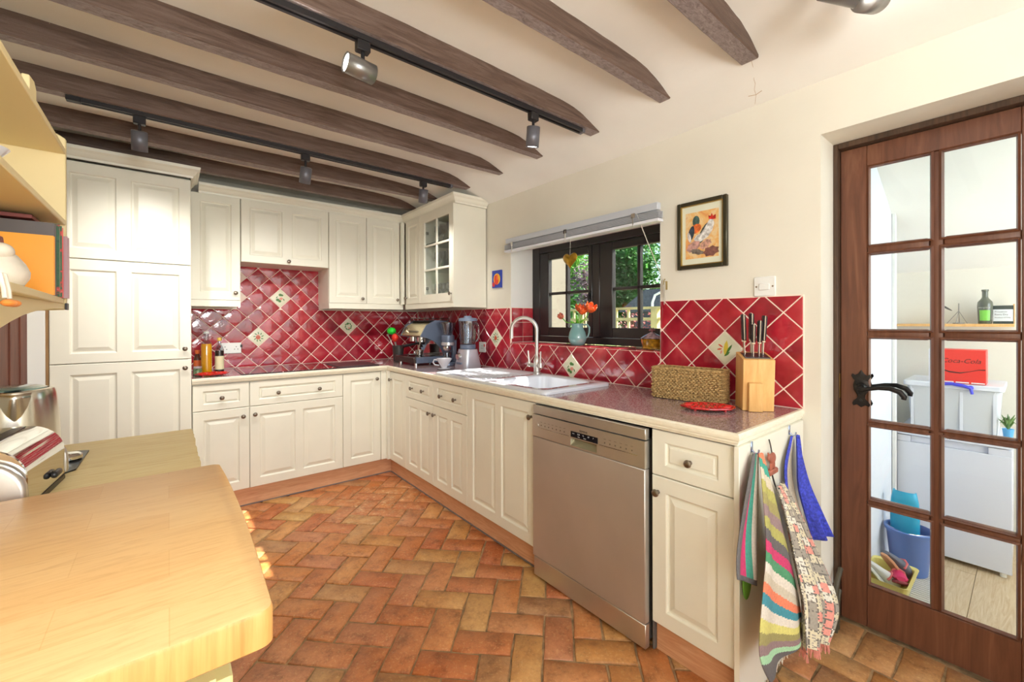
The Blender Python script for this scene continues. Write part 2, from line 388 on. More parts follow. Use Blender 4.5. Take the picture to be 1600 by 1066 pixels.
# floor
fl = MB(); fl.box(LX, 2.30, NY, BY, -.08, -.007)
floor = fl.build('floor', grout_w, kind='structure')
def brick_mesh(poly, h=.03, jit=.0022, name='brick', chips=True):
    # densify outline, jitter, chamfer, slightly domed top
    if area(poly) < 0: poly = poly[::-1]
    out = []
    for i in range(len(poly)):
        a = poly[i]; b = poly[(i + 1) % len(poly)]; L = math.hypot(b[0] - a[0], b[1] - a[1]); k = max(1, int(L / .055))
        for j in range(k):
            f = j / k; out.append((a[0] + (b[0] - a[0]) * f + random.uniform(-jit, jit), a[1] + (b[1] - a[1]) * f + random.uniform(-jit, jit)))
    cx = sum(p[0] for p in out) / len(out); cy = sum(p[1] for p in out) / len(out)
    def sc_(p, d):
        L = math.hypot(p[0] - cx, p[1] - cy); f = max(.1, 1 - d / max(L, 1e-4)); return (cx + (p[0] - cx) * f, cy + (p[1] - cy) * f)
    n = len(out); vs = []; tz = random.uniform(-.002, .0015); tx = random.uniform(-.012, .012); ty = random.uniform(-.012, .012)
    def z(p, o): return o + tz + (p[0] - cx) * tx + (p[1] - cy) * ty
    r = [[(*p, -h) for p in out], [(*p, z(p, -.004)) for p in out]]
    q = [sc_(p, .005) for p in out]; r.append([(*p, z(p, -.0003 + random.uniform(-.0008, .0008))) for p in q])
    for x in r: vs += x
    vs.append((cx, cy, z((cx, cy), .0006))); fs = []
    for k in range(2):
        fs += [(k * n + i, k * n + (i + 1) % n, (k + 1) * n + (i + 1) % n, (k + 1) * n + i) for i in range(n)]
    fs += [(2 * n + i, 2 * n + (i + 1) % n, 3 * n) for i in range(n)]
    return vs, fs
BW = .1205; s2 = math.sqrt(.5); P0 = (.596, 1.86); Ux = (s2, -s2); Vx = (-s2, -s2)
def cell(x0, x1, y0, y1):
    return [(P0[0] + (a * Ux[0] + b * Vx[0]) * BW, P0[1] + (a * Ux[1] + b * Vx[1]) * BW) for a, b in ((x0, y0), (x1, y0), (x1, y1), (x0, y1))]
full = {}
stuffb = MB(); nb = 0
def add_brick(poly, whole=None):
    """one brick; whole = (centre, angle) when it can share a mesh"""
    global nb
    cx = sum(p[0] for p in poly) / len(poly); cy = sum(p[1] for p in poly) / len(poly)
    vis = (cx > -.05 and cy > .2 and cx < 2.1 and (cx < 1.62 or cy < .75)) and not (cx < .1 and cy < 1.2)
    if not vis:
        vs, fs = brick_mesh(inset(poly, .004)); stuffb.add(vs, fs); return
    nb += 1
    if whole:
        i = random.randrange(9)
        if i not in full:
            r = [(-BW, -BW / 2), (BW, -BW / 2), (BW, BW / 2), (-BW, BW / 2)]; m_ = MB(); m_.add(*brick_mesh(inset(r, .0042)))
            full[i] = m_.mesh('brick', brick_m, angle=60)
        o = bpy.data.objects.new('brick', full[i]); sc.collection.objects.link(o); o.parent = floor; o.location = (cx, cy, random.uniform(-.0012, .001)); o.rotation_euler = (0, 0, whole + random.choice((0, math.pi)))
    else:
        q = inset(poly, .0042)
        if len(q) < 3 or abs(area(q)) < 3e-4: return
        m_ = MB(); lp = [(p[0] - cx, p[1] - cy) for p in q]; m_.add(*brick_mesh(lp))
        o = bpy.data.objects.new('brick', m_.mesh('brick', brick_m, angle=60)); sc.collection.objects.link(o); o.parent = floor; o.location = (cx, cy, 0)
for X in range(-40, 40):
    for Y in range(-40, 40):
        s = (X + Y) % 4
        if s == 0: c = cell(X, X + 2, Y, Y + 1); ang = -math.pi / 4
        elif s == 2: c = cell(X, X + 1, Y, Y + 2); ang = math.pi / 4
        else: continue
        regs = [(-.6, 1.535, 0.59, 3.55), (-.6, 1.778, -1.95, 0.59)]
        cx = sum(p[0] for p in c) / 4; cy = sum(p[1] for p in c) / 4
        if not (-.75 < cx < 1.95 and -2.1 < cy < 3.7): continue
        if all(-.6 <= p[0] <= 1.535 and -1.9 <= p[1] <= 3.55 for p in c): add_brick(c, ang); continue
        if all(-.6 <= p[0] <= 1.778 and -1.9 <= p[1] <= .59 for p in c): add_brick(c, ang); continue
        big = rectclip(c, *((-.6, 1.778, -1.95, .59) if cy < .59 else (-.6, 1.535, -1.95, 3.55)))
        if len(big) >= 3 and abs(area(big)) > 6e-4: add_brick(big)
for r_, x0 in enumerate((1.78, 1.90)):      # stretcher rows beside the doorway
    y = -1.9 + .11 * r_
    while y < .60:
        y1 = min(y + .24, .605)
        if y1 - y > .03: add_brick([(x0, y), (x0 + .12, y), (x0 + .12, y1), (x0, y1)])
        y = y1
y = -.15
while y < .535:                               # soldier course on the threshold
    y1 = min(y + .117, .538); add_brick([(2.021, y), (2.252, y), (2.252, y1), (2.021, y1)]); y = y1
stuffb.build('brick', brick_m, floor, kind='stuff', angle=60)
# ------------------------------------------------------------------ wall tiles
TD = .1645
TILE_ANGLE = 26
def tile_geo(poly, T, off):
    """glazed pillow tile from an outline; T maps (u, v, depth) to world"""
    n = len(poly); cx = sum(p[0] for p in poly) / n; cy = sum(p[1] for p in poly) / n
    def s_(p, d):
        L = math.hypot(p[0] - cx, p[1] - cy); f = max(.2, 1 - d / max(L, 1e-4)); return (cx + (p[0] - cx) * f, cy + (p[1] - cy) * f)
    rings = [(0, 0), (0, .0052), (.0025, .0071), (.010, .0078)]; vs = []
    for d, h in rings: vs += [T(*s_(p, d), h + random.uniform(-.0002, .0003)) for p in poly]
    vs.append(T(cx, cy, .0079 + off * .3)); k = len(rings); fs = []
    for j in range(k - 1): fs += [(j * n + i, j * n + (i + 1) % n, (j + 1) * n + (i + 1) % n, (j + 1) * n + i) for i in range(n)]
    fs += [((k - 1) * n + i, (k - 1) * n + (i + 1) % n, k * n) for i in range(n)]; return vs, fs
dia = [(TD / 2, 0), (0, TD / 2), (-TD / 2, 0), (0, -TD / 2)]
fulls = {}
def add_tile(wall, axis, u, v, poly, whole, m_):
    if axis == 'back': T = lambda a, b, d: (a, BY - d, b)
    else: T = lambda a, b, d: (RX - d, a, b)
    q = inset(poly, .0026)
    if len(q) < 3 or abs(area(q)) < 1.2e-4: return None
    if whole:
        key = (axis, m_.name, random.randrange(5))
        if key not in fulls:
            T0 = (lambda a, b, d: (a, -d, b)) if axis == 'back' else (lambda a, b, d: (-d, a, b))
            g = MB(); g.add(*tile_geo(inset(dia, .0026), T0, random.uniform(-.0004, .0004))); fulls[key] = g.mesh('tile', m_, angle=26)
        o = bpy.data.objects.new('tile', fulls[key]); o.location = (u, BY, v) if axis == 'back' else (RX, u, v)
    else:
        g = MB(); cu = sum(p[0] for p in q) / len(q); cv = sum(p[1] for p in q) / len(q)
        T0 = (lambda a, b, d: (a, -d, b)) if axis == 'back' else (lambda a, b, d: (-d, a, b))
        g.add(*tile_geo([(p[0] - cu, p[1] - cv) for p in q], T0, 0)); o = bpy.data.objects.new('tile', g.mesh('tile', m_, angle=26))
        o.location = (cu, BY, cv) if axis == 'back' else (RX, cu, cv)
    sc.collection.objects.link(o); o.parent = wall; W[o] = Matrix.Translation(o.location); return o
leafm = mat('painted_leaf', (70, 120, 52), .3); fruitm = mat('painted_fruit', (206, 92, 60), .3); pinkm = mat('painted_blossom', (224, 150, 130), .3); cornm = mat('painted_corn', (222, 196, 70), .3)
def motif(tile, axis, kind):
    g = MB()
    T = (lambda a, b, d: (a, -.0082 - d, b)) if axis == 'back' else (lambda a, b, d: (-.0082 - d, -a, b))
    def blob(cx, cy, rx, ry, rot, mi, n=9):
        vs = [T(cx, cy, .0006)]
        for i in range(n):
            a = 2 * math.pi * i / n; x = rx * math.cos(a); y = ry * math.sin(a)
            if ry < rx * .6: y *= (1 - abs(math.cos(a)) ** 3)
            vs.append(T(cx + x * math.cos(rot) - y * math.sin(rot), cy + x * math.sin(rot) + y * math.cos(rot), 0))
        g.add(vs, [(0, 1 + i, 1 + (i + 1) % n) for i in range(n)], mi)
    rnd = random.Random(kind); b0_ = blob
    def blob(cx, cy, rx, ry, rot, mi, n=9): b0_(cx * 1.35, cy * 1.35, rx * 1.5, ry * 1.5, rot, mi, n)
    if kind == 0:   # fruit on a sprig
        blob(-.002, -.003, .012, .012, 0, 1); blob(-.003, .010, .009, .005, .3, 2)
        for a in range(9): blob(.022 * math.cos(a * .7 + .2), .024 * math.sin(a * .7 + .2), .008, .0028, a * .7 + .5, 0)
    elif kind == 1:  # leaves with a flower
        blob(.004, -.002, .010, .008, .3, 2); blob(.0, .022, .009, .008, 0, 0); blob(.01, .02, .007, .006, 0, 0); blob(-.015, -.010, .009, .008, 0, 0); blob(-.003, -.018, .008, .007, 0, 0); blob(-.02, .006, .008, .003, 1, 0); blob(.02, -.008, .008, .003, 2, 0)
    elif kind == 2:  # corn cob
        blob(.004, .0, .026, .007, 1.45, 3, 12); blob(.014, -.004, .02, .004, 1.0, 0, 12); blob(.008, -.02, .012, .004, .7, 0); blob(-.014, .008, .010, .003, -.6, 1); blob(-.018, -.004, .009, .003, .2, 1); blob(-.012, -.014, .007, .003, 1.2, 2)
    else:
        for a in range(8): blob(.020 * math.cos(a * .8), .022 * math.sin(a * .8), .010, .0035, a * .8 + 1.2, 0)
        blob(-.004, .018, .008, .006, .4, 0); blob(.006, -.012, .006, .005, 0, 2)
    o = bpy.data.objects.new('painted_motif', g.mesh('painted_motif', [leafm, fruitm, pinkm, cornm], recalc=False)); sc.collection.objects.link(o); o.parent = tile
def near(a, b): return abs(a[0] - b[0]) < .03 and abs(a[1] - b[1]) < .03
ZC = 1.1645
# tiled areas carry a thin grout bed behind the tiles
gb = MB(); gb.box(.117, 2.06, BY - .0045, BY, .905, 1.398); gb.box(.43, 1.1, BY - .0045, BY, 1.398, 1.85); gb.build('grout', grout, wall_back)
gr = MB(); gr.box(RX - .0045, RX, WY1, BY - .005, .905, 1.398); gr.box(RX - .0045, RX, .6, WY0, .905, 1.398); gr.box(RX - .0045, RX, WY0, WY1, .905, 1.121)
gr.box(RX, XF, WY0, WY1, WZ0 - .006, WZ0 - .0005); gr.box(RX, XF - .001, WY1 - .0075, WY1 - .004, WZ0, 1.398)
gr.build('grout', grout, wall_right)
def lattice(u0, u1, v0, v1, uc):
    for i in range(-60, 60):
        for j in range(-12, 12):
            for h in (0, .5):
                u = uc + (i + h) * TD; v = ZC + (j + h) * TD
                if u0 - TD / 2 < u < u1 + TD / 2 and v0 - TD / 2 < v < v1 + TD / 2: yield u, v
for u, v in lattice(.117, 2.053, .917, 1.85, .589):
    d = [(u + a, v + b) for a, b in dia]
    hood = .436 < u < 1.09 and v > 1.33
    r = (.436, 1.095, .917, 1.85) if hood else (.119, 2.052, .917, 1.396)
    if v > 1.33 and not hood and v - TD / 2 >= 1.396: continue
    c = rectclip(d, *r)
    if len(c) < 3: continue
    whole = abs(abs(area(c)) - abs(area(d))) < 1e-7
    deco = {(.589, 1.1645): 0, (.7535, 1.4935): 1, (1.329, 1.2467): 3}
    kk = [k for p, k in deco.items() if near(p, (u, v))]
    o = add_tile(wall_back, 'back', u, v, c, whole, ctile_m if kk else tile_m)
    if o and kk: motif(o, 'back', kk[0])
ZC = 1.1585
for u, v in lattice(.6, 4.1, .917, 1.396, .921):
    d = [(u + a, v + b) for a, b in dia]
    deco = {(.921, 1.1645): 2, (1.908, 1.0): 1, (2.7305, 1.1645): 0}
    kk = [k for p, k in deco.items() if near(p, (u, v))]
    inwin = len(rectclip(d, WY0, WY1, WZ0 - .003, 3)) >= 3
    parts = [(.6, 4.098, .917, 1.396)] if not inwin else [(.6, WY0, .917, 1.396), (WY0, WY1, .917, 1.122), (WY1, 4.098, .917, 1.396)]
    for r in parts:
        c = rectclip(d, *r)
        if len(c) < 3: continue
        whole = abs(abs(area(c)) - abs(area(d))) < 1e-7
        o = add_tile(wall_right, 'right', u, v, c, whole, ctile_m if kk else tile_m)
        if o and kk and abs(area(c)) > .8 * abs(area(d)): motif(o, 'right', kk[0])
# square tiles on the sill and the left reveal
sq = .113
y = WY1 - .004
while y > WY0 + .01:
    y0 = max(WY0, y - sq); x = RX - .004
    while x < XF - .01:
        x1 = min(XF - .002, x + sq); g = MB()
        pol = inset([(x, y0), (x1, y0), (x1, y), (x, y)], .0022)
        if len(pol) >= 3: g.add(*tile_geo(pol, lambda a, b, d: (a, b, WZ0 - .006 + d), 0)); g.build('tile', tile_m, wall_right, angle=26)
        x = x1
    y = y0
z = 1.396
bluetile = mat('blue_glazed_tile', (90, 112, 160), .1, coat=.4)
while z > WZ0 + .02:
    z0 = max(WZ0 + .003, z - sq); x = RX + .002
    while x < XF - .01:
        x1 = min(XF - .002, x + sq); pol = inset([(x, z0), (x1, z0), (x1, z), (x, z)], .0022)
        if len(pol) >= 3: g = MB(); g.add(*tile_geo(pol, lambda a, b, d: (a, WY1 - .006 - d, b), 0)); g.build('tile', tile_m, wall_right, angle=26)
        x = x1
    z = z0
# ------------------------------------------------------------------ ceiling beams
BE = [(-.17, -.105), (.255, .32), (.678, .746), (1.068, 1.130), (1.504, 1.572), (1.939, 2.004), (2.349, 2.406), (2.757, 2.820), (3.214, 3.290), (3.613, 3.672)]
BL = ['second dark oak beam behind the camera, out of the kitchen view', 'dark oak beam over the near end of the room carrying the silver twin spotlight',
      'short looking dark beam nearest the doorway, ending above the plaster crack', 'dark beam between the doorway beam and the near black lighting track, woodworm holes in its underside',
      'dark beam that carries the near black lighting track', 'dark beam just beyond the near lighting track, with a rough hewn lit underside',
      'dark beam with a long crack along its side, just before the far lighting track', 'dark beam that carries the far black lighting track', 'dark beam between the far lighting track and the wall cabinets', 'dark beam lying closest above the cabinet cornice']
for (y0, y1), lb in zip(BE, BL):
    g = MB(); nx = 60; rnd = random.Random(int(y0 * 1000)); xe = 1.82 + rnd.uniform(-.01, .03)
    rows = []
    jit = [0, 0]
    for i in range(nx + 1):
        x = LX + .002 + (xe - LX) * i / nx
        zt = max(ceil_z(x) + .004, 2.3305); zb = min(2.33 + .0025 * math.sin(x * 3 + y0 * 9) + rnd.uniform(-.001, .001), zt - .0005)
        a = y0 + .004 * math.sin(x * 2.3 + y0 * 5) + rnd.uniform(-.001, .001); b = y1 + .004 * math.sin(x * 1.9 + y0 * 8) + rnd.uniform(-.001, .001)
        rows.append([(x, a, zt), (x, a, zb + .004), (x, a + .004, zb), (x, b - .004, zb), (x, b, zb + .004), (x, b, zt)])
    for i in range(nx):
        for j in range(6):
            k = (j + 1) % 6
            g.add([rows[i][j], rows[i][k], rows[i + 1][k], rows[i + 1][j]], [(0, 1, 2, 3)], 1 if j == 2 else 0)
    g.add(rows[0], [tuple(range(6))]); g.add(rows[-1], [tuple(range(6))])
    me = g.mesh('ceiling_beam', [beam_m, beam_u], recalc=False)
    bm = bmesh.new(); bm.from_mesh(me); bmesh.ops.remove_doubles(bm, verts=bm.verts, dist=1e-5); bmesh.ops.recalc_face_normals(bm, faces=bm.faces); bm.to_mesh(me); bm.free()
    me.polygons.foreach_set('use_smooth', [True] * len(me.polygons)); me.set_sharp_from_angle(angle=math.radians(30))
    o = bpy.data.objects.new('ceiling_beam', me); sc.collection.objects.link(o); W[o] = Matrix.Identity(4)
    setp(o, lb, 'beam', 'dark oak ceiling beams')
# ------------------------------------------------------------------ cabinet helpers
# frame: origin, u axis (unit, horizontal), n axis (outward normal); v is up
def fmap(o, u, n): return lambda a, b, d: (o[0] + u[0] * a + n[0] * d, o[1] + u[1] * a + n[1] * d, o[2] + b)
def panel_door(T, w, h, panels, t=.019, raised=True, glassrect=None):
    """slab door with raised-and-fielded panels; panels are (u0, u1, v0, v1)"""
    g = MB(); e = .003
    us = sorted({e, w - e} | {p[i] for p in panels for i in (0, 1)}); vs_ = sorted({e, h - e} | {p[i] for p in panels for i in (2, 3)})
    for i in range(len(us) - 1):
        for j in range(len(vs_) - 1):
            cu, cv = (us[i] + us[i + 1]) / 2, (vs_[j] + vs_[j + 1]) / 2
            if any(p[0] < cu < p[1] and p[2] < cv < p[3] for p in panels): continue
            g.add([T(us[i], vs_[j], 0), T(us[i + 1], vs_[j], 0), T(us[i + 1], vs_[j + 1], 0), T(us[i], vs_[j + 1], 0)], [(0, 1, 2, 3)])
    for p in panels:
        small = min(p[1] - p[0], p[3] - p[2]) < .1
        steps = [(0, 0), (.003, -.002), (.006, -.0085), (.010, -.0095), ((.016, -.008) if small else (.013, -.0095)), ((.019, -.003) if small else (.036, -.0015))]
        R = []
        for d, z in steps: R.append([T(p[0] + d, p[2] + d, z), T(p[1] - d, p[2] + d, z), T(p[1] - d, p[3] - d, z), T(p[0] + d, p[3] - d, z)])
        vs = [x for r in R for x in r]; k = len(R)
        fs = [(j * 4 + i, j * 4 + (i + 1) % 4, (j + 1) * 4 + (i + 1) % 4, (j + 1) * 4 + i) for j in range(k - 1) for i in range(4)]
        fs.append((4 * k - 4, 4 * k - 3, 4 * k - 2, 4 * k - 1)); g.add(vs, fs)
    A = [(e, e), (w - e, e), (w - e, h - e), (e, h - e)]; B = [(0, 0), (w, 0), (w, h), (0, h)]
    vs = [T(*p, 0) for p in A] + [T(*p, -e) for p in B] + [T(*p, -t) for p in B]
    g.add(vs, [(i, (i + 1) % 4, 4 + (i + 1) % 4, 4 + i) for i in range(4)] + [(4 + i, 4 + (i + 1) % 4, 8 + (i + 1) % 4, 8 + i) for i in range(4)] + [(11, 10, 9, 8)])
    return g
def weld(o):
    bm = bmesh.new(); bm.from_mesh(o.data); bmesh.ops.remove_doubles(bm, verts=bm.verts, dist=1e-5); bmesh.ops.recalc_face_normals(bm, faces=bm.faces); bm.to_mesh(o.data); bm.free()
    o.data.polygons.foreach_set('use_smooth', [False] * len(o.data.polygons)); return o
def knob(T, u, v, parent):
    g = MB(); prof = [(.0075, 0), (.006, .002), (.0045, .006), (.005, .012), (.012, .016), (.0145, .020), (.0135, .024), (.009, .027), (0, .028)]
    a = Vector(T(u, v, 0)); n = (Vector(T(u, v, 1)) - a); n.normalize(); ux = n.orthogonal().normalized(); uy = n.cross(ux); k = 14; vs = []
    for r, z in prof[:-1]:
        for i in range(k):
            t = 2 * math.pi * i / k; vs.append(a + n * z + (ux * math.cos(t) + uy * math.sin(t)) * r)
    vs.append(a + n * .028); m = len(prof) - 1
    fs = [(j * k + i, j * k + (i + 1) % k, (j + 1) * k + (i + 1) % k, (j + 1) * k + i) for j in range(m - 1) for i in range(k)] + [((m - 1) * k + i, (m - 1) * k + (i + 1) % k, m * k) for i in range(k)]
    g.add(vs, fs)
    for i in range(8):
        t = 2 * math.pi * i / 8; c = a + n * .024 + (ux * math.cos(t) + uy * math.sin(t)) * .0105; g.sphere(c, .0022, 6, 4)
    return g.build('knob', knob_m, parent)
def cols(w, h, n=1, m=.058, mid=.06, top=None, bot=None):
    """n equal panels in a row"""
    top = m if top is None else top; bot = m if bot is None else bot
    pw = (w - 2 * m - mid * (n - 1)) / n
    return [(m + i * (pw + mid), m + i * (pw + mid) + pw, bot, h - top) for i in range(n)]
def carcass(T, w, h, depth, parent, shelf=0, front=-.0195, t=.016, top=True, back=True, m_=None):
    g = MB()
    def bx(u0, u1, v0, v1, d0, d1):
        vs = [T(u, v, d) for u in (u0, u1) for v in (v0, v1) for d in (d0, d1)]
        g.add(vs, [(0, 1, 3, 2), (4, 6, 7, 5), (0, 4, 5, 1), (2, 3, 7, 6), (0, 2, 6, 4), (1, 5, 7, 3)])
    f = front - .0005; b = f - depth
    bx(0.0005, t, 0, h, b, f); bx(w - t, w - .0005, 0, h, b, f); bx(t, w - t, 0, t, b, f)
    if top: bx(t, w - t, h - t, h, b, f)
    else: bx(t, w - t, h - t, h, f - .08, f)
    if back: bx(t, w - t, t, h - t, b, b + .006)
    for i in range(shelf): z = h * (i + 1) / (shelf + 1); bx(t, w - t, z, z + t, b + .006, f)
    return g.build('carcass', m_ or cream, parent)
G = .0016
# base units on the back wall: face x to the right, normal -y
FY, FXR, ZB, ZD, ZT = 3.465, 1.455, .125, .695, .872
def base_unit(name, label, side, a, b, layout, n=1, knobs=(), group='cream base cabinets'):
    if side == 'back': T = fmap((a, FY, ZB), (1, 0), (0, -1)); loc = ((a + b) / 2, 3.78, ZB)
    else: T = fmap((FXR, b, ZB), (0, -1), (-1, 0)); loc = (1.76, (a + b) / 2, ZB)
    w = b - a; t = thing(name, label, 'cabinet', loc, group); W_ = w
    carcass(T, w, .750, .56, t, top=False)
    T2 = lambda u, v, d: T(u + G, v, d)
    if layout == 'drawer':
        hd = ZD - ZB; d = weld(panel_door(T2, w - 2 * G, hd - G, cols(w - 2 * G, hd - G, n, mid=.05 if n > 1 else 0)).build('door', cream, t, recalc=False))
        T3 = lambda u, v, dd: T(u + G, v + hd + .002, dd); hh = ZT - ZD - .004
        r = weld(panel_door(T3, w - 2 * G, hh, [(.055, w - 2 * G - .055, .042, hh - .042)]).build('drawer_front', cream, t, recalc=False))
        for k, u, v in knobs: knob(T, u * w, v - ZB, d if k == 'door' else r)
    else:
        hd = ZT - ZB; d = weld(panel_door(T2, w - 2 * G, hd - .002, cols(w - 2 * G, hd, n, mid=.055)).build('door', cream, t, recalc=False))
        for k, u, v in knobs: knob(T, u * w, v - ZB, d)
    return t
base_unit('base_cabinet', 'narrow cream drawer cabinet beside the tall larder cabinet', 'back', .120, .442, 'drawer', 1, (('d', .5, .777), ('door', .88, .633)))
base_unit('base_cabinet', 'widest cream cabinet with a two knob drawer, under the glass hob', 'back', .442, 1.08, 'drawer', 2, (('d', .28, .777), ('d', .72, .777), ('door', .05, .638)))
base_unit('base_cabinet', 'cream corner cabinet with one full height door on the hob side of the corner', 'back', 1.08, 1.39, 'full', 1, (('door', .88, .813),))
base_unit('base_cabinet', 'cream cabinet with one full height door on the sink side of the corner', 'right', 3.124, 3.43, 'full', 1, (('door', .10, .803),))
base_unit('base_cabinet', 'cream two knob drawer cabinet under the espresso machine end of the worktop', 'right', 2.68, 3.124, 'drawer', 2, (('d', .27, .777), ('d', .68, .777), ('door', .9, .631)))
base_unit('base_cabinet', 'cream two knob drawer cabinet next to the wide sink cabinet', 'right', 2.238, 2.68, 'drawer', 2, (('d', .28, .777), ('d', .69, .777), ('door', .07, .633)))
base_unit('base_cabinet', 'cream cabinet with a wide two panel door below the sink, beside the dishwasher', 'right', 1.600, 2.238, 'full', 2, (('door', .95, .795),))
base_unit('base_cabinet', 'cream end cabinet with a single knob drawer between dishwasher and towels', 'right', .618, .932, 'drawer', 1, (('d', .5, .777), ('door', .09, .633)))
g = MB(); g.box(1.392, 1.4545, 3.4655, 3.50, ZB, .875); g.box(1.4355, 1.4745, 3.432, 3.4655, ZB, .875)
setp(g.build('corner_post', cream, bevel=.002), 'narrow cream post filling the inner corner between the two cabinet runs', 'filler')
g = MB(); g.box(1.436, 2.045, .5985, .6165, .0, .8755); g.build('end_panel', cream, bevel=.0015, label='plain cream end panel the tea towels hang on, right of the last cabinet', cat='panel')
pl = MB(); pl.box(.119, 1.488, 3.488, 3.506, 0, ZB - .002); pl.build('baseboard_back', plinth_m, kind='structure')
pl = MB(); pl.box(1.488, 1.506, 1.602, 3.4875, 0, ZB - .002); pl.box(1.488, 1.506, .6175, .93, 0, ZB - .002); pl.build('baseboard_right', plinth_m, kind='structure')
pl = MB(); pl.box(1.481, 1.4878, 1.604, 3.48, .0005, .007); pl.box(.13, 1.48, 3.481, 3.4878, .0005, .007); pl.build('trim_2', mat('grey_seal', (120, 112, 110), .5), kind='structure')
# ------------------------------------------------------------------ tall larder cabinet
t = thing('larder_cabinet', 'tall cream larder cabinet with three pairs of raised panels, left of the hob run', 'cabinet', (-.2, 3.75, 0))
T = fmap((-.513, 3.43, .1), (1, 0), (0, -1)); w_ = .630
carcass(T, w_, 2.112, .64, t)
MB().box(-.5, .116, 3.49, 3.5, 0, .098).build('plinth', plinth_m, t)
for z0, z1, kv in ((.125, 1.050, .996), (1.054, 1.652, 1.119), (1.656, 2.205, None)):
    Tz = lambda u, v, d, z0=z0: T(u + G, v + z0 - .1, d)
    h = z1 - z0; d = weld(panel_door(Tz, w_ - 2 * G, h, [(.078, .276, .055, h - .06), (.338, .570, .055, h - .06)] if h < .8 else [(.078, .276, .055, h - .06), (.338, .570, .055, h - .06)]).build('door', cream, t, recalc=False))
    if kv: knob(Tz, .595, kv - z0, d)
# white boards left of the larder
setp(MB().box(-.606, -.527, 3.435, 3.455, 0, 2.2).build('filler_board', white_paint, bevel=.003), 'narrow white upright board between the left wall and the larder cabinet', 'board')
setp(MB().box(-.5265, -.514, 3.44, 3.46, 0, 2.2).build('filler_strip', wood('brown_strip', [(.3, (150, 112, 70)), (.7, (176, 138, 92))], (9, 9, 1))), 'thin brown strip against the left side of the larder cabinet', 'strip')
# ------------------------------------------------------------------ wall cabinets
WZ, WT, WYF, WXF = 1.452, 2.222, 3.77, 1.735
def wall_unit(label, side, a, b, z0, doors, depth=.318):
    if side == 'back': T = fmap((a, WYF, z0), (1, 0), (0, -1)); loc = ((a + b) / 2, 3.95, z0)
    else: T = fmap((WXF, b, z0), (0, -1), (-1, 0)); loc = (1.9, (a + b) / 2, z0)
    t = thing('wall_cabinet', label, 'cabinet', loc, 'cream wall cabinets'); w = b - a; h = WT - z0
    carcass(T, w, h, depth, t)
    for u0, u1, n, kn in doors:
        Tz = lambda u, v, d, u0=u0: T(u + u0 + G, v, d); ww = u1 - u0 - 2 * G
        d = weld(panel_door(Tz, ww, h, cols(ww, h, n, m=.055, mid=.068)).build('door', cream, t, recalc=False))
        if kn: knob(T, kn[0], kn[1] - z0, d)
    return t, T
t, _ = wall_unit('cream single door wall cabinet between the larder and the hood cabinet', 'back', .121, .426, WZ, [(0, .305, 1, (.272, 1.507))])
MB().box(.122, .425, 3.775, 3.79, 1.405, 1.4515).build('pelmet', cream, t)
wall_unit('short cream cabinet with two panels over the hob, higher than its neighbours', 'back', .428, 1.060, 1.747, [(0, .632, 2, (.325, 1.774))])
t, _ = wall_unit('cream double door wall cabinet right of the hob', 'back', 1.077 - .015, 1.700, WZ, [(0, .323, 1, (.282, 1.495)), (.323, .638, 1, (.608, 1.494))])
g = MB(); g.box(1.0625, 1.735, 3.775, 3.79, 1.405, 1.4515); g.box(1.0625, 1.078, 3.79, 4.095, 1.405, 1.4515); g.build('pelmet', cream, t)
# run on the window wall: solid door, then glazed cabinet
t, _ = wall_unit('narrow cream wall cabinet in the corner, beside the glazed cabinet', 'right', 3.428, 3.735, WZ, [(0.02, .307, 1, (.045, 1.509))], depth=.29)
setp(MB().box(1.702, 1.7345, 3.7365, 3.7695, WZ, WT).build('corner_post', cream, bevel=.002), 'narrow cream post in the inner corner of the wall cabinets', 'filler')
t = thing('glazed_wall_cabinet', 'cream wall cabinet with a six pane glass door full of glassware', 'cabinet', (1.9, 3.15, WZ))
g = MB(); x0, x1, y0, y1 = 1.7545, 2.044, 2.872, 3.426
g.box(x0, x1, y1 - .016, y1, WZ, WT); g.box(x0, x1, y0, y0 + .016, WZ, WT); g.box(x0, x1, y0 + .016, y1 - .016, WZ, WZ + .016); g.box(x0, x1, y0 + .016, y1 - .016, WT - .016, WT); g.box(x1 - .006, x1, y0 + .016, y1 - .016, WZ + .016, WT - .016)
g.build('carcass', cream, t)
g = MB(); g.box(1.735, 2.05, 2.8595, 2.8715, 1.405, 2.222); g.build('end_panel', cream, t, bevel=.001)
MB().box(1.74, 1.755, 2.872, 3.734, 1.405, 1.4515).build('pelmet', cream, t)
d0 = MB(); xa, xb = 1.735, 1.753; Y0, Y1, Z0, Z1 = 2.874, 3.4255, WZ, WT; gy0, gy1, gz0, gz1 = 2.925, 3.345, 1.522, 2.150
d0.box(xa, xb, Y0, gy0, Z0, Z1); d0.box(xa, xb, gy1, Y1, Z0, Z1); d0.box(xa, xb, gy0, gy1, Z0, gz0); d0.box(xa, xb, gy0, gy1, gz1, Z1)
dr = d0.build('door', cream, t)
for yy in ((gy0 + gy1) / 2,): MB().box(xa + .001, xb - .002, yy - .009, yy + .009, gz0, gz1).build('glazing_bar', cream, dr, bevel=.003)
for k in (1, 2):
    z = gz0 + (gz1 - gz0) * k / 3; MB().box(xa + .0005, xb - .0015, gy0, gy1, z - .009, z + .009).build('glazing_bar', cream, dr, bevel=.003)
for i in range(2):
    for k in range(3):
        a = gy0 + (gy1 - gy0) * i / 2; b = gz0 + (gz1 - gz0) * k / 3; MB().box(xb - .006, xb - .004, a + .004, a + .206, b + .004, b + .205).build('pane', glass_m, dr)
T = fmap((xa, Y1, WZ), (0, -1), (-1, 0)); knob(T, .535, .06, dr)
hg = MB(); hg.box(1.757, 1.80, 3.385, 3.409, 2.06, 2.085); hg.build('hinge', chrome, t)
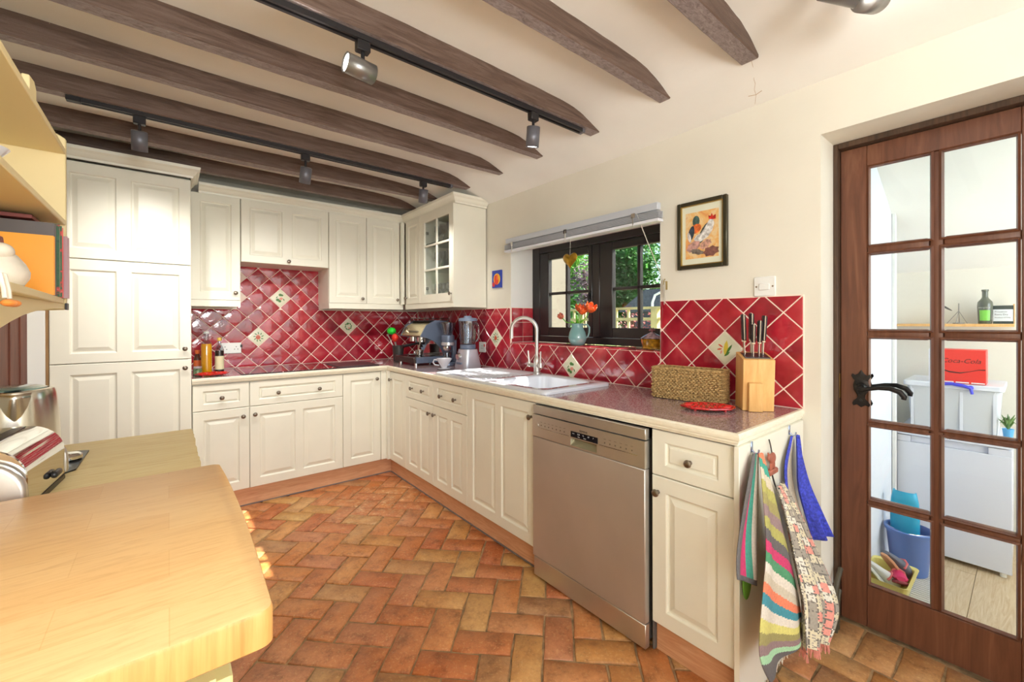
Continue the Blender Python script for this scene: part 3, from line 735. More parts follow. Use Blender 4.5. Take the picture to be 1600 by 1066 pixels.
hg = MB(); hg.box(1.757, 1.80, 3.385, 3.409, 1.57, 1.595); hg.build('hinge', chrome, t)
for z in (1.735, 1.965): MB().box(1.77, 2.03, 2.89, 3.408, z, z + .006).build('glass_shelf', greenglass, t)
def goblet(h=.15, r=.036, stem=.06):
    o = thing('wine_glass', '', 'glass'); g = MB()
    g.lathe([(r * .9, 0), (r * .9, .002), (.005, .006), (.004, stem), (.012, stem + .008), (r, stem + .04), (r * .92, h), (r * .86, h), (r * .93, stem + .042), (.008, stem + .014), (0, stem + .012)], n=14); g.build('bowl', clear, o); return o
gl0 = goblet(); first = True
for z, lb in ((WZ + .0165, 'bottom'), (1.7415, 'middle'), (1.9715, 'top')):
    for k, (x, y) in enumerate(((1.83, 2.98), (1.84, 3.08), (1.83, 3.18), (1.84, 3.28), (1.93, 3.02), (1.94, 3.13), (1.93, 3.24))):
        if lb == 'top' and k > 3: continue
        o = gl0 if first else copy_tree(gl0); first = False
        place(o, (x, y, z)); row = 'front' if k < 4 else 'back'; od = ('nearest the window', 'second from the window', 'third from the window', 'farthest from the window')[k if k < 4 else k - 4]
        setp(o, 'clear wine glass on the %s cabinet shelf, %s row, %s' % (lb, row, od), 'glass', 'wine glasses on the %s cabinet shelf' % lb)
g = MB(); g.lathe([(.03, 0), (.045, .02), (.05, .06), (.03, .12), (.02, .16), (.028, .18), (.024, .18), (.016, .16), (.026, .12), (.046, .06), (0, .01)], (1.95, 3.33, 1.7415), 18); setp(g.build('carafe', glass('green_carafe', (120, 190, 140), .1)), 'green glass carafe at the left of the middle cabinet shelf', 'carafe')
# cornice above the cabinets
def cornice(name, path, parent=None, close=True):
    """path: outer-face polyline with left-turn normals given explicitly (pos, outward xy)"""
    prof = [(0, 0), (.012, 0), (.014, .012), (.026, .02), (.036, .036), (.052, .046), (.054, .062), (0, .062)]
    g = MB(); vs = []
    for (x, y), (nx, ny) in path: vs += [(x + nx * d, y + ny * d, 2.2235 + z * 1.08) for d, z in prof]
    n = len(prof); k = len(path)
    fs = [(j * n + i, j * n + (i + 1) % n, (j + 1) * n + (i + 1) % n, (j + 1) * n + i) for j in range(k - 1) for i in range(n)] + [tuple(range(n))[::-1], tuple(range((k - 1) * n, k * n))]
    g.add(vs, fs); return g.build(name, cream, parent, angle=25)
setp(cornice('cornice', [((-.513, 3.452), (0, -1)), ((.119, 3.452), (.9, -1)), ((.119, 3.76), (.9, 0))]), 'cream cornice moulding on top of the tall larder cabinet', 'moulding')
setp(cornice('cornice', [((.172, 3.792), (0, -1)), ((1.757, 3.792), (-1, -1)), ((1.757, 2.860), (-1, -1)), ((2.05, 2.860), (0, -1))]), 'long cream cornice moulding over the wall cabinets, turning the corner', 'moulding')
# ------------------------------------------------------------------ worktop
t = thing('worktop', 'continuous L shaped mauve speckled worktop with moulded cream edge', 'worktop', (1.7, 3.5, .9))
SX0, SX1, SY0, SY1 = 1.500, 1.925, 1.600, 2.050     # sink bowl opening
g = MB(); a, b = .8765, .917
g.box(.119, 1.452, 3.463, BY - .010, a, b); g.box(1.452, RX - .0095, SY1, BY - .010, a, b); g.box(1.452, RX - .0095, .615, SY0, a, b); g.box(1.452, SX0, SY0, SY1, a, b); g.box(SX1, RX - .0095, SY0, SY1, a, b)
g.build('top', worktop_m, t)
prof = [(0, -.0405), (.006, -.0405), (.008, -.033), (.012, -.031), (.012, -.024), (.015, -.022), (.0175, -.014), (.016, -.004), (.011, .0003), (0, .0003)]
g = MB(); path = [((.119, 3.463), (0, -1)), ((1.452, 3.463), (-1, -1)), ((1.452, .615), (-1, -1)), ((RX - .001, .615), (0, -1))]
vs = []
for (x, y), (nx, ny) in path: vs += [(x + nx * d, y + ny * d, .917 + z) for d, z in prof]
n = len(prof); g.add(vs, [(j * n + i, j * n + (i + 1) % n, (j + 1) * n + (i + 1) % n, (j + 1) * n + i) for j in range(3) for i in range(n)] + [tuple(range(n))[::-1], tuple(range(3 * n, 4 * n))])
g.build('moulded_edge', edge_m, t, angle=30)
# ------------------------------------------------------------------ sink and tap
t = thing('sink', 'white ceramic inset sink with ribbed drainer on the window side worktop', 'sink', (1.72, 2.08, .917))
g = MB(); z0, z1 = .9178, .936; X0, X1, Y0, Y1 = 1.452, 1.990, 1.528, 2.665
def rrect(x0, x1, y0, y1, r, z, k=5):
    out = []
    for cx, cy, a0 in ((x1 - r, y1 - r, 0), (x0 + r, y1 - r, 90), (x0 + r, y0 + r, 180), (x1 - r, y0 + r, 270)):
        for i in range(k + 1): a = math.radians(a0 + 90 * i / k); out.append((cx + r * math.cos(a), cy + r * math.sin(a), z))
    return out
rings = [rrect(X0, X1, Y0, Y1, .05, z0), rrect(X0, X1, Y0, Y1, .05, z1 - .005), rrect(X0 + .006, X1 - .006, Y0 + .006, Y1 - .006, .046, z1)]
m = len(rings[0]); vs = [p for r in rings for p in r]
g.add(vs, [(j * m + i, j * m + (i + 1) % m, (j + 1) * m + (i + 1) % m, (j + 1) * m + i) for j in range(2) for i in range(m)])
# top face with bowl and drainer openings, via bridging grids
bowl = [rrect(SX0 + .006, SX1 - .006, SY0 + .006, SY1 - .006, .06, z1), rrect(SX0 + .014, SX1 - .014, SY0 + .014, SY1 - .014, .056, z1 - .008), rrect(SX0 + .022, SX1 - .022, SY0 + .022, SY1 - .022, .055, .80), rrect(SX0 + .05, SX1 - .05, SY0 + .05, SY1 - .05, .05, .765)]
vs = [p for r in bowl for p in r]; g.add(vs, [(j * m + i, j * m + (i + 1) % m, (j + 1) * m + (i + 1) % m, (j + 1) * m + i) for j in range(3) for i in range(m)] + [tuple(range(3 * m, 4 * m))])
DX0, DX1, DY0, DY1 = 1.50, 1.90, 2.10, 2.62
dr = [rrect(DX0, DX1, DY0, DY1, .05, z1), rrect(DX0 + .01, DX1 - .01, DY0 + .01, DY1 - .01, .045, z1 - .007)]
vs = [p for r in dr for p in r]; g.add(vs, [(i, (i + 1) % m, m + (i + 1) % m, m + i) for i in range(m)] + [tuple(range(m, 2 * m))])
# flat rim: split into bands around the two openings
def ringface(out, inn): g.add(out + inn, [(i, (i + 1) % len(out), len(out) + (i + 1) % len(out), len(out) + i) for i in range(len(out))])
mid = 2.075
o1 = rrect(X0 + .006, X1 - .006, Y0 + .006, mid, .0461, z1); o2 = rrect(X0 + .006, X1 - .006, mid, Y1 - .006, .046, z1)
def sqc(o, hi):
    out = []
    for x, y, z in o:
        if hi and y > mid - .0462: x = X1 - .006 if x > 1.72 else X0 + .006; 
        if (not hi) and y < mid + .0462: x = X1 - .006 if x > 1.72 else X0 + .006
        out.append((x, y, z))
    return out
ringface(sqc(o1, True), bowl[0]); ringface(sqc(o2, False), dr[0])
b_ = g.build('basin', white_cer, t, recalc=False, angle=40)
bm = bmesh.new(); bm.from_mesh(b_.data); bmesh.ops.remove_doubles(bm, verts=bm.verts, dist=2e-4); bmesh.ops.recalc_face_normals(bm, faces=bm.faces); bm.to_mesh(b_.data); bm.free()
for i in range(9):
    x = DX0 + .04 + i * .04; MB().cyl((x, DY0 + .05, z1 - .0068), (x, DY1 - .04, z1 - .0068), .0045, n=8).build('drainer_rib', white_cer, t)
g = MB(); g.lathe([(.036, 0), (.036, .003), (.028, .004), (0, .002)], (1.71, 1.80, .7655), 20); g.build('plughole', chrome, t)
t = thing('kitchen_tap', 'tall brushed steel swan neck tap with two lever handles behind the sink', 'tap', (1.955, 2.135, z1))
bx, by = 1.955, 2.135
g = MB(); g.lathe([(.027, 0), (.027, .006), (.022, .01), (.022, .07), (.024, .085), (.018, .10), (.013, .115)], (bx, by, z1), 24); g.build('body', steel, t)
pts = [(bx, by, z1 + .10), (bx, by, z1 + .29)]
d = Vector((-.55, .62, 0)).normalized(); R = .088
for i in range(1, 17): a = math.pi * i / 16; pts.append((bx + d.x * R * (1 - math.cos(a)), by + d.y * R * (1 - math.cos(a)), z1 + .29 + R * math.sin(a)))
pts.append((bx + d.x * 2 * R, by + d.y * 2 * R, z1 + .235)); MB().tube(pts, .0125, 14).build('spout', steel, t)
for s in (-1, 1):
    g = MB(); c = Vector((bx, by, z1 + .05)); e = c + Vector((-.02, s * .058, .006)); g.tube([c, e], [.012, .014], 12); g.cyl(e - Vector((0, 0, .014)), e + Vector((0, 0, .018)), .014, .012); g.cyl(e + Vector((0, 0, .015)), e + Vector((-.004, s * .006, .095)), .0065, .0055, 10); g.build('lever', steel, t)
# ------------------------------------------------------------------ hob and dark board
t = thing('ceramic_hob', 'black ceramic glass hob set in the worktop below the red tiles', 'hob', (.73, 3.77, .9175))
hobm = mat('hob_glass', (34, 16, 18), .03, coat=.6); MB().box(.40, 1.05, 3.50, 4.03, .9178, .9225).build('glass_plate', hobm, t, bevel=.0015)
for x, y, r in ((.56, 3.63, .08), (.56, 3.88, .10), (.88, 3.63, .10), (.88, 3.88, .08)):
    g = MB(); g.lathe([(r, .9227), (r + .0015, .9229), (r + .003, .9227)], (x, y, 0), 40, closed=True); g.build('cooking_zone', mat('zone_ring', (120, 110, 110), .3), t, recalc=False)
setp(MB().box(1.07, 1.40, 3.52, 3.90, .9178, .927).build('worktop_saver', mat('dark_slate', (70, 56, 58), .35, vary=.1), bevel=.002), 'thin dark flat board on the worktop between the hob and the espresso machine', 'board')
# ------------------------------------------------------------------ dishwasher
t = thing('dishwasher', 'freestanding brushed steel dishwasher between two cream cabinets', 'dishwasher', (1.72, 1.265, 0))
dy0, dy1, xf = .942, 1.590, 1.425
g = MB(); g.box(1.455, 1.99, dy0 + .01, dy1 - .01, .03, .826); g.build('casing', mat('dw_casing', (120, 116, 110), .4, .6), t)
MB().box(xf + .004, 1.456, dy0, dy1, .826, .869).build('top_cover', steel, t, bevel=.002)
# control panel with a recessed grip
g = MB(); py0, py1, pz0, pz1 = dy0, dy1, .715, .822; hy0, hy1, hz0, hz1 = 1.178, 1.330, .722, .757
g.box(xf, 1.455, py0, hy0, pz0, pz1); g.box(xf, 1.455, hy1, py1, pz0, pz1); g.box(xf, 1.455, hy0, hy1, hz1, pz1); g.box(xf, 1.455, hy0, hy1, pz0, hz0); g.box(1.445, 1.455, hy0, hy1, hz0, hz1)
cp = g.build('control_panel', steel, t)
g = MB(); g.add([(xf + .001, hy0, hz0), (xf + .001, hy1, hz0), (1.445, hy1, hz1 - .002), (1.445, hy0, hz1 - .002)], [(0, 1, 2, 3)]); g.build('grip', mat('dw_grip', (150, 146, 120), .35, .7), cp)
MB().box(xf - .0012, xf + .001, 1.172, 1.328, .762, .788).build('display', mat('dw_display', (26, 28, 34), .1), cp)
white_print = mat('white_print', (230, 230, 230), .5)
text('SIEMENS', 'lettering', text_dark, cp, (xf - .0004, 1.277, .793), (0, -1, 0), (0, 0, 1), .0125, .0003)
for k, s in enumerate(('eco', '2:30', '1h', '50°', 'P')): text(s, 'display_lettering', white_print, cp, (xf - .0014, 1.318 - k * .030, .777 if k != 4 else .777), (0, -1, 0), (0, 0, 1), .0085, .0002)
for k, s in enumerate(('Start', 'Reset')): text(s, 'display_lettering', white_print, cp, (xf - .0014, 1.285 - k * .034, .767), (0, -1, 0), (0, 0, 1), .0062, .0002)
g = MB()
for k in range(7): y = 1.525 - k * .026; g.cyl((xf - .0008, y, .775), (xf + .001, y, .775), .0035, n=8); g.box(xf - .0006, xf + .001, y - .006, y + .006, .790, .7915)
for k in range(6): y = 1.135 - k * .027; g.cyl((xf - .0008, y, .775), (xf + .001, y, .775), .0035, n=8); g.box(xf - .0006, xf + .001, y - .006, y + .006, .790, .7915)
g.build('button_marks', mat('dw_marks', (110, 104, 92), .5), cp)
g = MB(); g.box(xf - .0012, xf + .001, 1.34, 1.545, .7605, .7625); g.box(xf - .0012, xf + .001, .975, 1.165, .7605, .7625); g.build('button_strip', chrome, cp); MB().cyl((xf - .004, 1.555, .772), (xf + .001, 1.555, .772), .010, n=18).build('power_button', steel, cp)
MB().box(xf, 1.455, dy0, dy1, .112, .712).build('door', mat('brushed_steel_door', (206, 200, 194), .5, .8, vary=.05, vscale=2), t, bevel=.003)
MB().box(xf + .006, 1.458, dy0 + .002, dy1 - .002, .012, .106).build('kick_plate', steel, t, bevel=.002)
g = MB()
for y in (dy0 + .05, dy1 - .05): g.cyl((1.55, y, 0), (1.55, y, .03), .018)
g.build('foot', black, t)
MB().box(1.475, 1.50, dy0 - .0085, dy0 - .001, .0, .13).build('side_strip', mat('grey_strip', (110, 104, 100), .5), t)
# ------------------------------------------------------------------ window
win = thing('window_1', None, None, (2.32, 1.87, 1.13)); win['kind'] = 'structure'
fy0, fy1, fz0, fz1 = 1.178, 2.546, 1.1285, 1.873
g = MB(); g.box(XF, 2.37, fy0, 1.262, fz0, fz1); g.box(XF, 2.37, 2.46, fy1 - .002, fz0, fz1); g.box(XF, 2.37, 1.262, 2.46, fz0, 1.175); g.box(XF, 2.37, 1.262, 2.46, 1.822, fz1)
g.build('frame', blackframe, win, bevel=.003)
MB().box(XF + .002, 2.37, 1.862, 1.928, 1.175, 1.822).build('mullion', blackframe, win, bevel=.006)
latches = []
for a, b, gy0_, gy1_, gb_ in ((1.265, 1.860, 1.372, 1.757, 1.556), (1.930, 2.458, 1.965, 2.363, 2.176)):
    z0, z1, q0, q1 = 1.178, 1.819, 1.244, 1.765
    g = MB(); x0, x1 = XF + .003, XF + .045
    g.box(x0, x1, a, gy0_, z0, z1); g.box(x0, x1, gy1_, b, z0, z1); g.box(x0, x1, gy0_, gy1_, z0, q0); g.box(x0, x1, gy0_, gy1_, q1, z1)
    s = g.build('sash', blackframe, win, bevel=.004)
    MB().box(x0 + .004, x1 - .004, gb_ - .011, gb_ + .011, q0, q1).build('glazing_bar', blackframe, s, bevel=.003)
    MB().box(x0 + .004, x1 - .004, gy0_, gy1_, 1.492, 1.512).build('glazing_bar', blackframe, s, bevel=.003)
    for u0, u1 in ((gy0_, gb_ - .011), (gb_ + .011, gy1_)):
        for v0, v1 in ((q0, 1.492), (1.512, q1)): MB().box(x0 + .018, x0 + .022, u0, u1, v0, v1).build('pane', glass_m, s)
    yl = 1.945
    if a > 1.9:
        g = MB(); g.box(x0 - .008, x0, yl - .008, yl + .008, 1.44, 1.50); g.tube([(x0 - .012, yl, 1.49), (x0 - .022, yl, 1.46), (x0 - .02, yl - .003, 1.42), (x0 - .014, yl - .004, 1.40)], [.006, .006, .0045, .004], 8); g.build('latch', black, s)
# venetian blind drawn up at the window head
t = thing('window_blind', 'raised white and grey blind with a metal head rail above the black window', 'blind', (2.0, 1.86, 1.85))
railm = mat('blind_rail', (208, 214, 224), .3, .2)
MB().box(1.965, 1.998, 1.222, 2.492, 1.868, 1.906).build('head_rail', railm, t, bevel=.002)
for k in range(7): MB().box(1.958, 2.004, 1.212, 2.498, 1.8575 - k * .0052, 1.8595 - k * .0052).build('slat', mat('slat', (206, 210, 218), .35) if k == 0 else bpy.data.materials['slat'], t)
MB().box(1.956, 2.006, 1.212, 2.498, 1.806, 1.821).build('bottom_rail', mat('blind_bottom', (226, 228, 236), .35), t, bevel=.002)
for y in (1.36, 1.865, 2.40):
    g = MB(); g.box(1.998, 2.06, y - .012, y + .012, 1.872, 1.90); g.box(1.950, 1.956, y - .012, y + .012, 1.845, 1.87); g.cyl((1.952, y, 1.80), (1.952, y, 1.862), .003, n=8); g.build('bracket', chrome, t)
g = MB(); g.tube([(1.962, 1.345, 1.868), (1.99, 1.30, 1.72), (2.03, 1.245, 1.54), (2.045, 1.228, 1.46), (2.046, 1.228, 1.40)], .0022, 6)
cordm = mat('blind_cord', (206, 200, 186), .8); g.build('pull_cord', cordm, t)
g = MB(); g.box(2.040, 2.0598, 1.222, 1.234, 1.455, 1.50); g.tube([(2.044, 1.228, 1.51), (2.036, 1.228, 1.50), (2.034, 1.228, 1.48)], .004, 6); g.tube([(2.044, 1.228, 1.44), (2.036, 1.228, 1.45), (2.034, 1.228, 1.47)], .004, 6); g.build('cord_cleat', mat('brass_cleat', (170, 150, 100), .35, .8), t)
g = MB()
for k in range(5): g.tube([(2.036, 1.228 + .006 * math.sin(k), 1.505), (2.030, 1.233 - .004 * k, 1.47), (2.038, 1.228, 1.40 - .006 * k), (2.034, 1.222, 1.47), (2.036, 1.228, 1.505)], .0018, 5)
g.build('wound_cord', cordm, t)
g = MB(); c = (1.94, 1.812, 1.672); vs = []; k1 = 26
outl = []
for i in range(k1):
    a = 2 * math.pi * i / k1; x = 16 * math.sin(a) ** 3; y = 13 * math.cos(a) - 5 * math.cos(2 * a) - 2 * math.cos(3 * a) - math.cos(4 * a); outl.append((x * .0038, y * .0034))
for s_, e_ in ((-.016, .25), (-.012, .7), (0, 1), (.012, .7), (.016, .25)): vs += [(c[0] + (s_), c[1] + p[0] * e_, c[2] + p[1] * e_) for p in outl]
g.add(vs, [(j * k1 + i, j * k1 + (i + 1) % k1, (j + 1) * k1 + (i + 1) % k1, (j + 1) * k1 + i) for j in range(4) for i in range(k1)] + [tuple(range(k1))[::-1], tuple(range(4 * k1, 5 * k1))])
t = thing('heart_ornament', 'golden brown heart hanging on a thread from the window blind', 'ornament', c); hb = g.build('heart', mat('gold_leaf', (176, 138, 46), .3, .75, vary=.2, vscale=30), t, angle=60)
g = MB(); g.tube([(c[0], c[1], c[2] + .02), (1.952, c[1] + .008, 1.80)], .0012, 5); g.build('thread', cordm, t)
# ------------------------------------------------------------------ door
door = thing('door_1', None, None, (2.28, .22, 0)); door['kind'] = 'structure'; dx0, dx1 = 2.26, 2.30
P = lambda n_, y0, y1, z0, z1, bv=.002: MB().box(dx0, dx1, y0, y1, z0, z1).build(n_, doorwood, door, bevel=bv)
P('stile', .434, .522, .008, 2.018); P('stile', -.07, .022, .008, 2.018)
P('top_rail', .022, .434, 1.932, 2.018); P('bottom_rail', .022, .434, .008, .183)
gy = [(.222, .434), (.022, .222)]; cols_y = [(.246, .423), (.034, .210)]; rows_z = [(.195, .512), (.547, .845), (.875, 1.213), (1.251, 1.562), (1.603, 1.921)]
def bar(name, y0, y1, z0, z1): return MB().box(dx0 + .003, dx1 - .003, y0, y1, z0, z1).build(name, doorwood, door, bevel=.008, seg=2)
bar('glazing_bar', .209, .247, .183, 1.932)
for (a, b), (c_, d_) in zip(rows_z, rows_z[1:]):
    for y0, y1 in ((.247, .434), (.022, .209)): bar('glazing_bar', y0, y1, b - .002, c_ + .002)
for y0, y1 in cols_y:
    for z0, z1 in rows_z:
        MB().box(2.277, 2.281, y0 - .004, y1 + .004, z0 - .004, z1 + .004).build('pane', glass_m, door)
        g = MB()   # moulded bead round each pane
        for k in range(2):
            pass
        o_, i_ = .011, 0
        A = [(y0 - o_, z0 - o_), (y1 + o_, z0 - o_), (y1 + o_, z1 + o_), (y0 - o_, z1 + o_)]; B = [(y0 - .004, z0 - .004), (y1 + .004, z0 - .004), (y1 + .004, z1 + .004), (y0 - .004, z1 + .004)]; C_ = [(y0, z0), (y1, z0), (y1, z1), (y0, z1)]
        vs = [(dx0 + .0005, *p) for p in A] + [(dx0 - .005, *p) for p in B] + [(dx0 + .012, *p) for p in C_]
        g.add(vs, [(j * 4 + i, j * 4 + (i + 1) % 4, (j + 1) * 4 + (i + 1) % 4, (j + 1) * 4 + i) for j in range(2) for i in range(4)]); g.build('bead', doorwood, door)
iron = mat('black_iron', (46, 42, 40), .42, .7, bs=60, bstr=.5)
def handle(x, s):
    sc_ = 1; g = MB()
    pl = [(0, .083), (.010, .066), (.020, .060), (.029, .066), (.033, .056), (.026, .048), (.014, .046), (.022, .036), (.027, .018), (.024, -.004), (.014, -.022), (.012, -.036), (.020, -.050), (.030, -.060), (.026, -.070), (.014, -.064), (0, -.074)]
    poly = pl + [(-a, b) for a, b in pl[-2:0:-1]]
    n = len(poly); cx, cz = .452, .998; vs = []
    for d, k in ((0, 1), (.004, 1), (.008, .78)): vs += [(x + s * d, cx + p[0] * k, cz + p[1] * k) for p in poly]
    g.add(vs, [(j * n + i, j * n + (i + 1) % n, (j + 1) * n + (i + 1) % n, (j + 1) * n + i) for j in range(2) for i in range(n)] + [tuple(range(2 * n, 3 * n))])
    h = g.build('door_handle', iron, door)
    g = MB(); g.cyl((x + s * .006, .452, 1.008), (x + s * .030, .452, 1.008), .021, .016, 18); g.cyl((x + s * .03, .452, 1.008), (x + s * .046, .452, 1.008), .012, .011, 14)
    g.tube([(x + s * .040, .455, 1.008), (x + s * .046, .43, 1.006), (x + s * .046, .39, 1.016), (x + s * .046, .355, 1.018), (x + s * .046, .325, 1.008), (x + s * .046, .312, .99), (x + s * .046, .314, .98)], [.009, .008, .0085, .0095, .0105, .010, .008], 12); g.build('lever', iron, h)
    g = MB(); g.lathe([(.004, 0), (.004, .001)], (0, 0, 0), 8); 
    g = MB(); g.cyl((x + s * .008, .452, .955), (x + s * .0095, .452, .955), .006, n=10); g.build('keyhole', black, h)
handle(dx0, -1); handle(dx1, 1)
g = MB(); g.box(2.225, 2.31, .5235, .5405, 0, 2.044); g.box(2.225, 2.31, -.09, .5235, 2.020, 2.044); g.box(2.225, 2.31, -.09, -.0715, 0, 2.020)
g.build('trim_3', darkpost, kind='structure', bevel=.002)
setp(MB().box(2.245, 2.2585, .5228, .5275, .955, 1.06).build('strike_plate', mat('brass', (196, 164, 84), .3, .9), None), 'brass strike plate on the dark door post beside the handle', 'plate')
MB().box(2.075, 2.225, .529, .5405, 0, .16).build('baseboard_right', wood('dark_skirting', [(.3, (70, 40, 30)), (.7, (110, 72, 58))], (4, 8, 8), .5, .4), kind='structure', bevel=.003)
# pipe stub at foot of door post
g = MB(); g.tube([(2.215, .512, .235), (2.17, .512, .205), (2.14, .512, .17), (2.135, .512, 0)], .009, 10); g.tube([(2.20, .512, .15), (2.18, .512, .13), (2.17, .512, .10), (2.168, .512, 0)], .008, 10)
setp(g.build('copper_pipe', mat('painted_pipe', (78, 70, 54), .45)), 'pair of painted pipe stubs low beside the dark door post, behind the patterned towel', 'pipe')
# ------------------------------------------------------------------ utility room beyond the door
lam = MB(); 
floor2 = MB().box(2.30, 3.85, -1.1, .9, -.05, -.012).build('floor', mat('underlay', (120, 96, 70), .9), kind='structure')
lamm = wood('pale_laminate', [(.25, (184, 152, 110)), (.55, (206, 182, 146)), (.8, (220, 200, 168))], (1.2, 14, 1), .35, .03, 2.5)
k = 0
for iy in range(14):
    y0 = -1.1 + iy * .142; x = 2.302 - (iy % 3) * .28
    while x < 3.84:
        a, b = max(x, 2.302), min(x + .86, 3.84)
        if b - a > .02: MB().box(a + .0008, b - .0008, y0 + .0008, y0 + .1412, -.012, -.001).build('floor_plank', lamm, floor2, bevel=.0008)
        x += .86
MB().box(3.75, 3.87, -1.1, .9, 0, 2.3).build('wall_far', plaster, kind='structure')
g = MB(); g.box(2.36, 3.17, .50, .80, 0, 2.3); g.box(3.17, 3.75, .565, .80, 0, 2.3); g.build('wall_utility', mat('cool_white_wall', (228, 232, 238), .8), kind='structure')
MB().box(3.171, 3.20, .482, .4995, 0, 2.0).build('trim_4', white_paint, kind='structure', bevel=.003)
g = MB(); g.add([(2.36, -1.1, 2.30), (3.75, -1.1, 1.60), (3.75, .8, 1.60), (2.36, .8, 2.30), (2.36, -1.1, 2.36), (3.75, -1.1, 1.66), (3.75, .8, 1.66), (2.36, .8, 2.36)], [(0, 1, 2, 3), (7, 6, 5, 4), (0, 4, 5, 1), (2, 6, 7, 3), (1, 5, 6, 2), (0, 3, 7, 4)]); g.build('ceiling_2', ceil_m, kind='structure')
g = MB(); g.box(2.36, 3.87, -1.16, -1.1, 0, .8); g.box(2.36, 3.87, -1.16, -1.1, 2.15, 2.4); g.box(2.36, 2.5, -1.16, -1.1, .8, 2.15); g.box(3.5, 3.87, -1.16, -1.1, .8, 2.15); g.build('wall_side', plaster, kind='structure')
t = thing('fridge', 'small white fridge with recessed handle, seen through the glazed door', 'fridge', (3.45, .27, 0))
g = MB(); g.box(3.262, 3.68, .062, .484, .03, .672); g.build('casing', fridge_m, t, bevel=.004)
MB().box(3.225, 3.261, .060, .486, .646, .684).build('top_panel', fridge_m, t, bevel=.003)
g = MB(); g.box(3.232, 3.261, .060, .486, .022, .606); g.box(3.232, 3.261, .060, .14, .606, .642); g.box(3.232, 3.261, .43, .486, .606, .642); g.box(3.25, 3.261, .14, .43, .606, .642); g.build('door', fridge_m, t, bevel=.002)
text('Beko', 'lettering', text_dark, t, (3.2246, .315, .655), (0, -1, 0), (0, 0, 1), .022, .0003)
g = MB()
for y in (.09, .45): g.cyl((3.25, y, 0), (3.25, y, .03), .012)
for y in (.09, .45): g.cyl((3.62, y, 0), (3.62, y, .03), .012)
g.build('foot', white_paint, t)
MB().box(3.264, 3.66, .066, .48, .672, .6845).build('worktop_lid', fridge_m, t, bevel=.002)
# storage box
pol = mat('milky_plastic', (206, 210, 214), .35)
t = thing('storage_box', 'translucent plastic storage box with blue clips on top of the fridge', 'box', (3.42, .27, .685))
g = MB(); A = rrect(3.262, 3.58, .112, .432, .02, .686); B = rrect(3.248, 3.595, .098, .448, .024, .925); m = len(A); C2 = rrect(3.252, 3.591, .102, .444, .024, .925); D2 = rrect(3.266, 3.576, .116, .428, .02, .690)
g.add(A + B + C2 + D2, [(j * m + i, j * m + (i + 1) % m, (j + 1) * m + (i + 1) % m, (j + 1) * m + i) for j in range(3) for i in range(m)] + [tuple(range(m))[::-1], tuple(range(3 * m, 4 * m))]); g.build('tub', pol, t)
lidm = mat('frosted_lid', (226, 230, 238), .3); A = rrect(3.236, 3.607, .085, .462, .02, .925); B = rrect(3.236, 3.607, .085, .462, .02, .951); g = MB(); g.add(A + B, [(i, (i + 1) % m, m + (i + 1) % m, m + i) for i in range(m)] + [tuple(range(m))[::-1], tuple(range(m, 2 * m))]); g.build('lid', lidm, t, bevel=.003)
g = MB()
for y in (.118, .425, .235): g.box(3.249, 3.256, y - .006, y + .006, .69, .925)
g.build('corner_rib', lidm, t)
bluem = mat('blue_clip', (66, 72, 214), .35); g = MB(); g.tube([(3.232, .325, .93), (3.228, .318, .945), (3.226, .27, .952), (3.226, .225, .945), (3.228, .20, .935), (3.232, .195, .905)], [.005, .008, .009, .009, .008, .006], 8); g.sphere((3.230, .20, .938), (.006, .011, .011), 12, 8); g.sphere((3.230, .325, .935), (.006, .011, .011), 12, 8); g.build('clip', bluem, t)
# drinks carton
t = thing('drinks_carton', 'red drinks carton with dark script lettering standing on the storage box', 'carton', (3.33, .24, .952))
redc = mat('carton_red', (236, 56, 48), .35); g = MB(); g.box(3.262, 3.40, .148, .322, .9525, 1.132); g.build('front_half', redc, t, bevel=.002)
MB().box(3.262, 3.40, .3225, .36, .9525, 1.132).build('end_half', mat('carton_white', (232, 230, 236), .4), t, bevel=.002)
text('Coca-Cola', 'lettering', mat('carton_black', (54, 22, 22), .5), t, (3.2615, .312, 1.062), (0, -1, 0), (0, 0, 1), .0335, .0002, shear=.35)
g = MB(); pts = [(.318, 1.030), (.28, 1.016), (.24, 1.012), (.205, 1.020), (.175, 1.031), (.150, 1.034)]
lo = [(y, z - [.006, .007, .006, .003, .004, .006][i]) for i, (y, z) in enumerate(pts)]
g.add([(3.2614, y, z) for y, z in pts] + [(3.2614, y, z) for y, z in lo], [(i, i + 1, 7 + i, 6 + i) for i in range(5)]); g.build('ribbon_print', bpy.data.materials['carton_black'], t, recalc=False)
text('ZERO SUGAR', 'side_lettering', redc, t, (3.2615, .349, 1.125), (0, 0, -1), (0, -1, 0), .026, .0002)
g = MB(); 
for a in range(3): g.box(3.2608, 3.262, .152 + a * .056, .200 + a * .056, .956, .962)
g.build('white_marks', white_paint, t)
# pot plant
t = thing('potted_plant', 'small green plant in a bright blue pot at the right end of the fridge', 'plant', (3.30, .052, .685))
g = MB(); g.lathe([(.014, 0), (.021, .06), (.019, .06), (.013, .055), (0, .055)], (3.262, .0745, .6848), 18); g.build('pot', mat('sky_blue_pot', (96, 176, 230), .4), t)
g = MB(); rnd = random.Random(3)
for k in range(12):
    a = rnd.uniform(0, 6.28); L = rnd.uniform(.05, .09); r = rnd.uniform(.012, .038); p0 = (3.262, .0745, .74)
    if math.sin(a) > 0.3: L *= 1.1
    pts = [p0, (p0[0] + r * .5 * math.cos(a), p0[1] + r * .5 * math.sin(a), p0[2] + L * .6), (p0[0] + r * math.cos(a), p0[1] + r * math.sin(a), p0[2] + L * (.9 - .6 * (k % 2)))]; g.tube(pts, [.002, .005, .001], 5)
g.build('foliage', mat('dark_green', (92, 128, 64), .5), t)
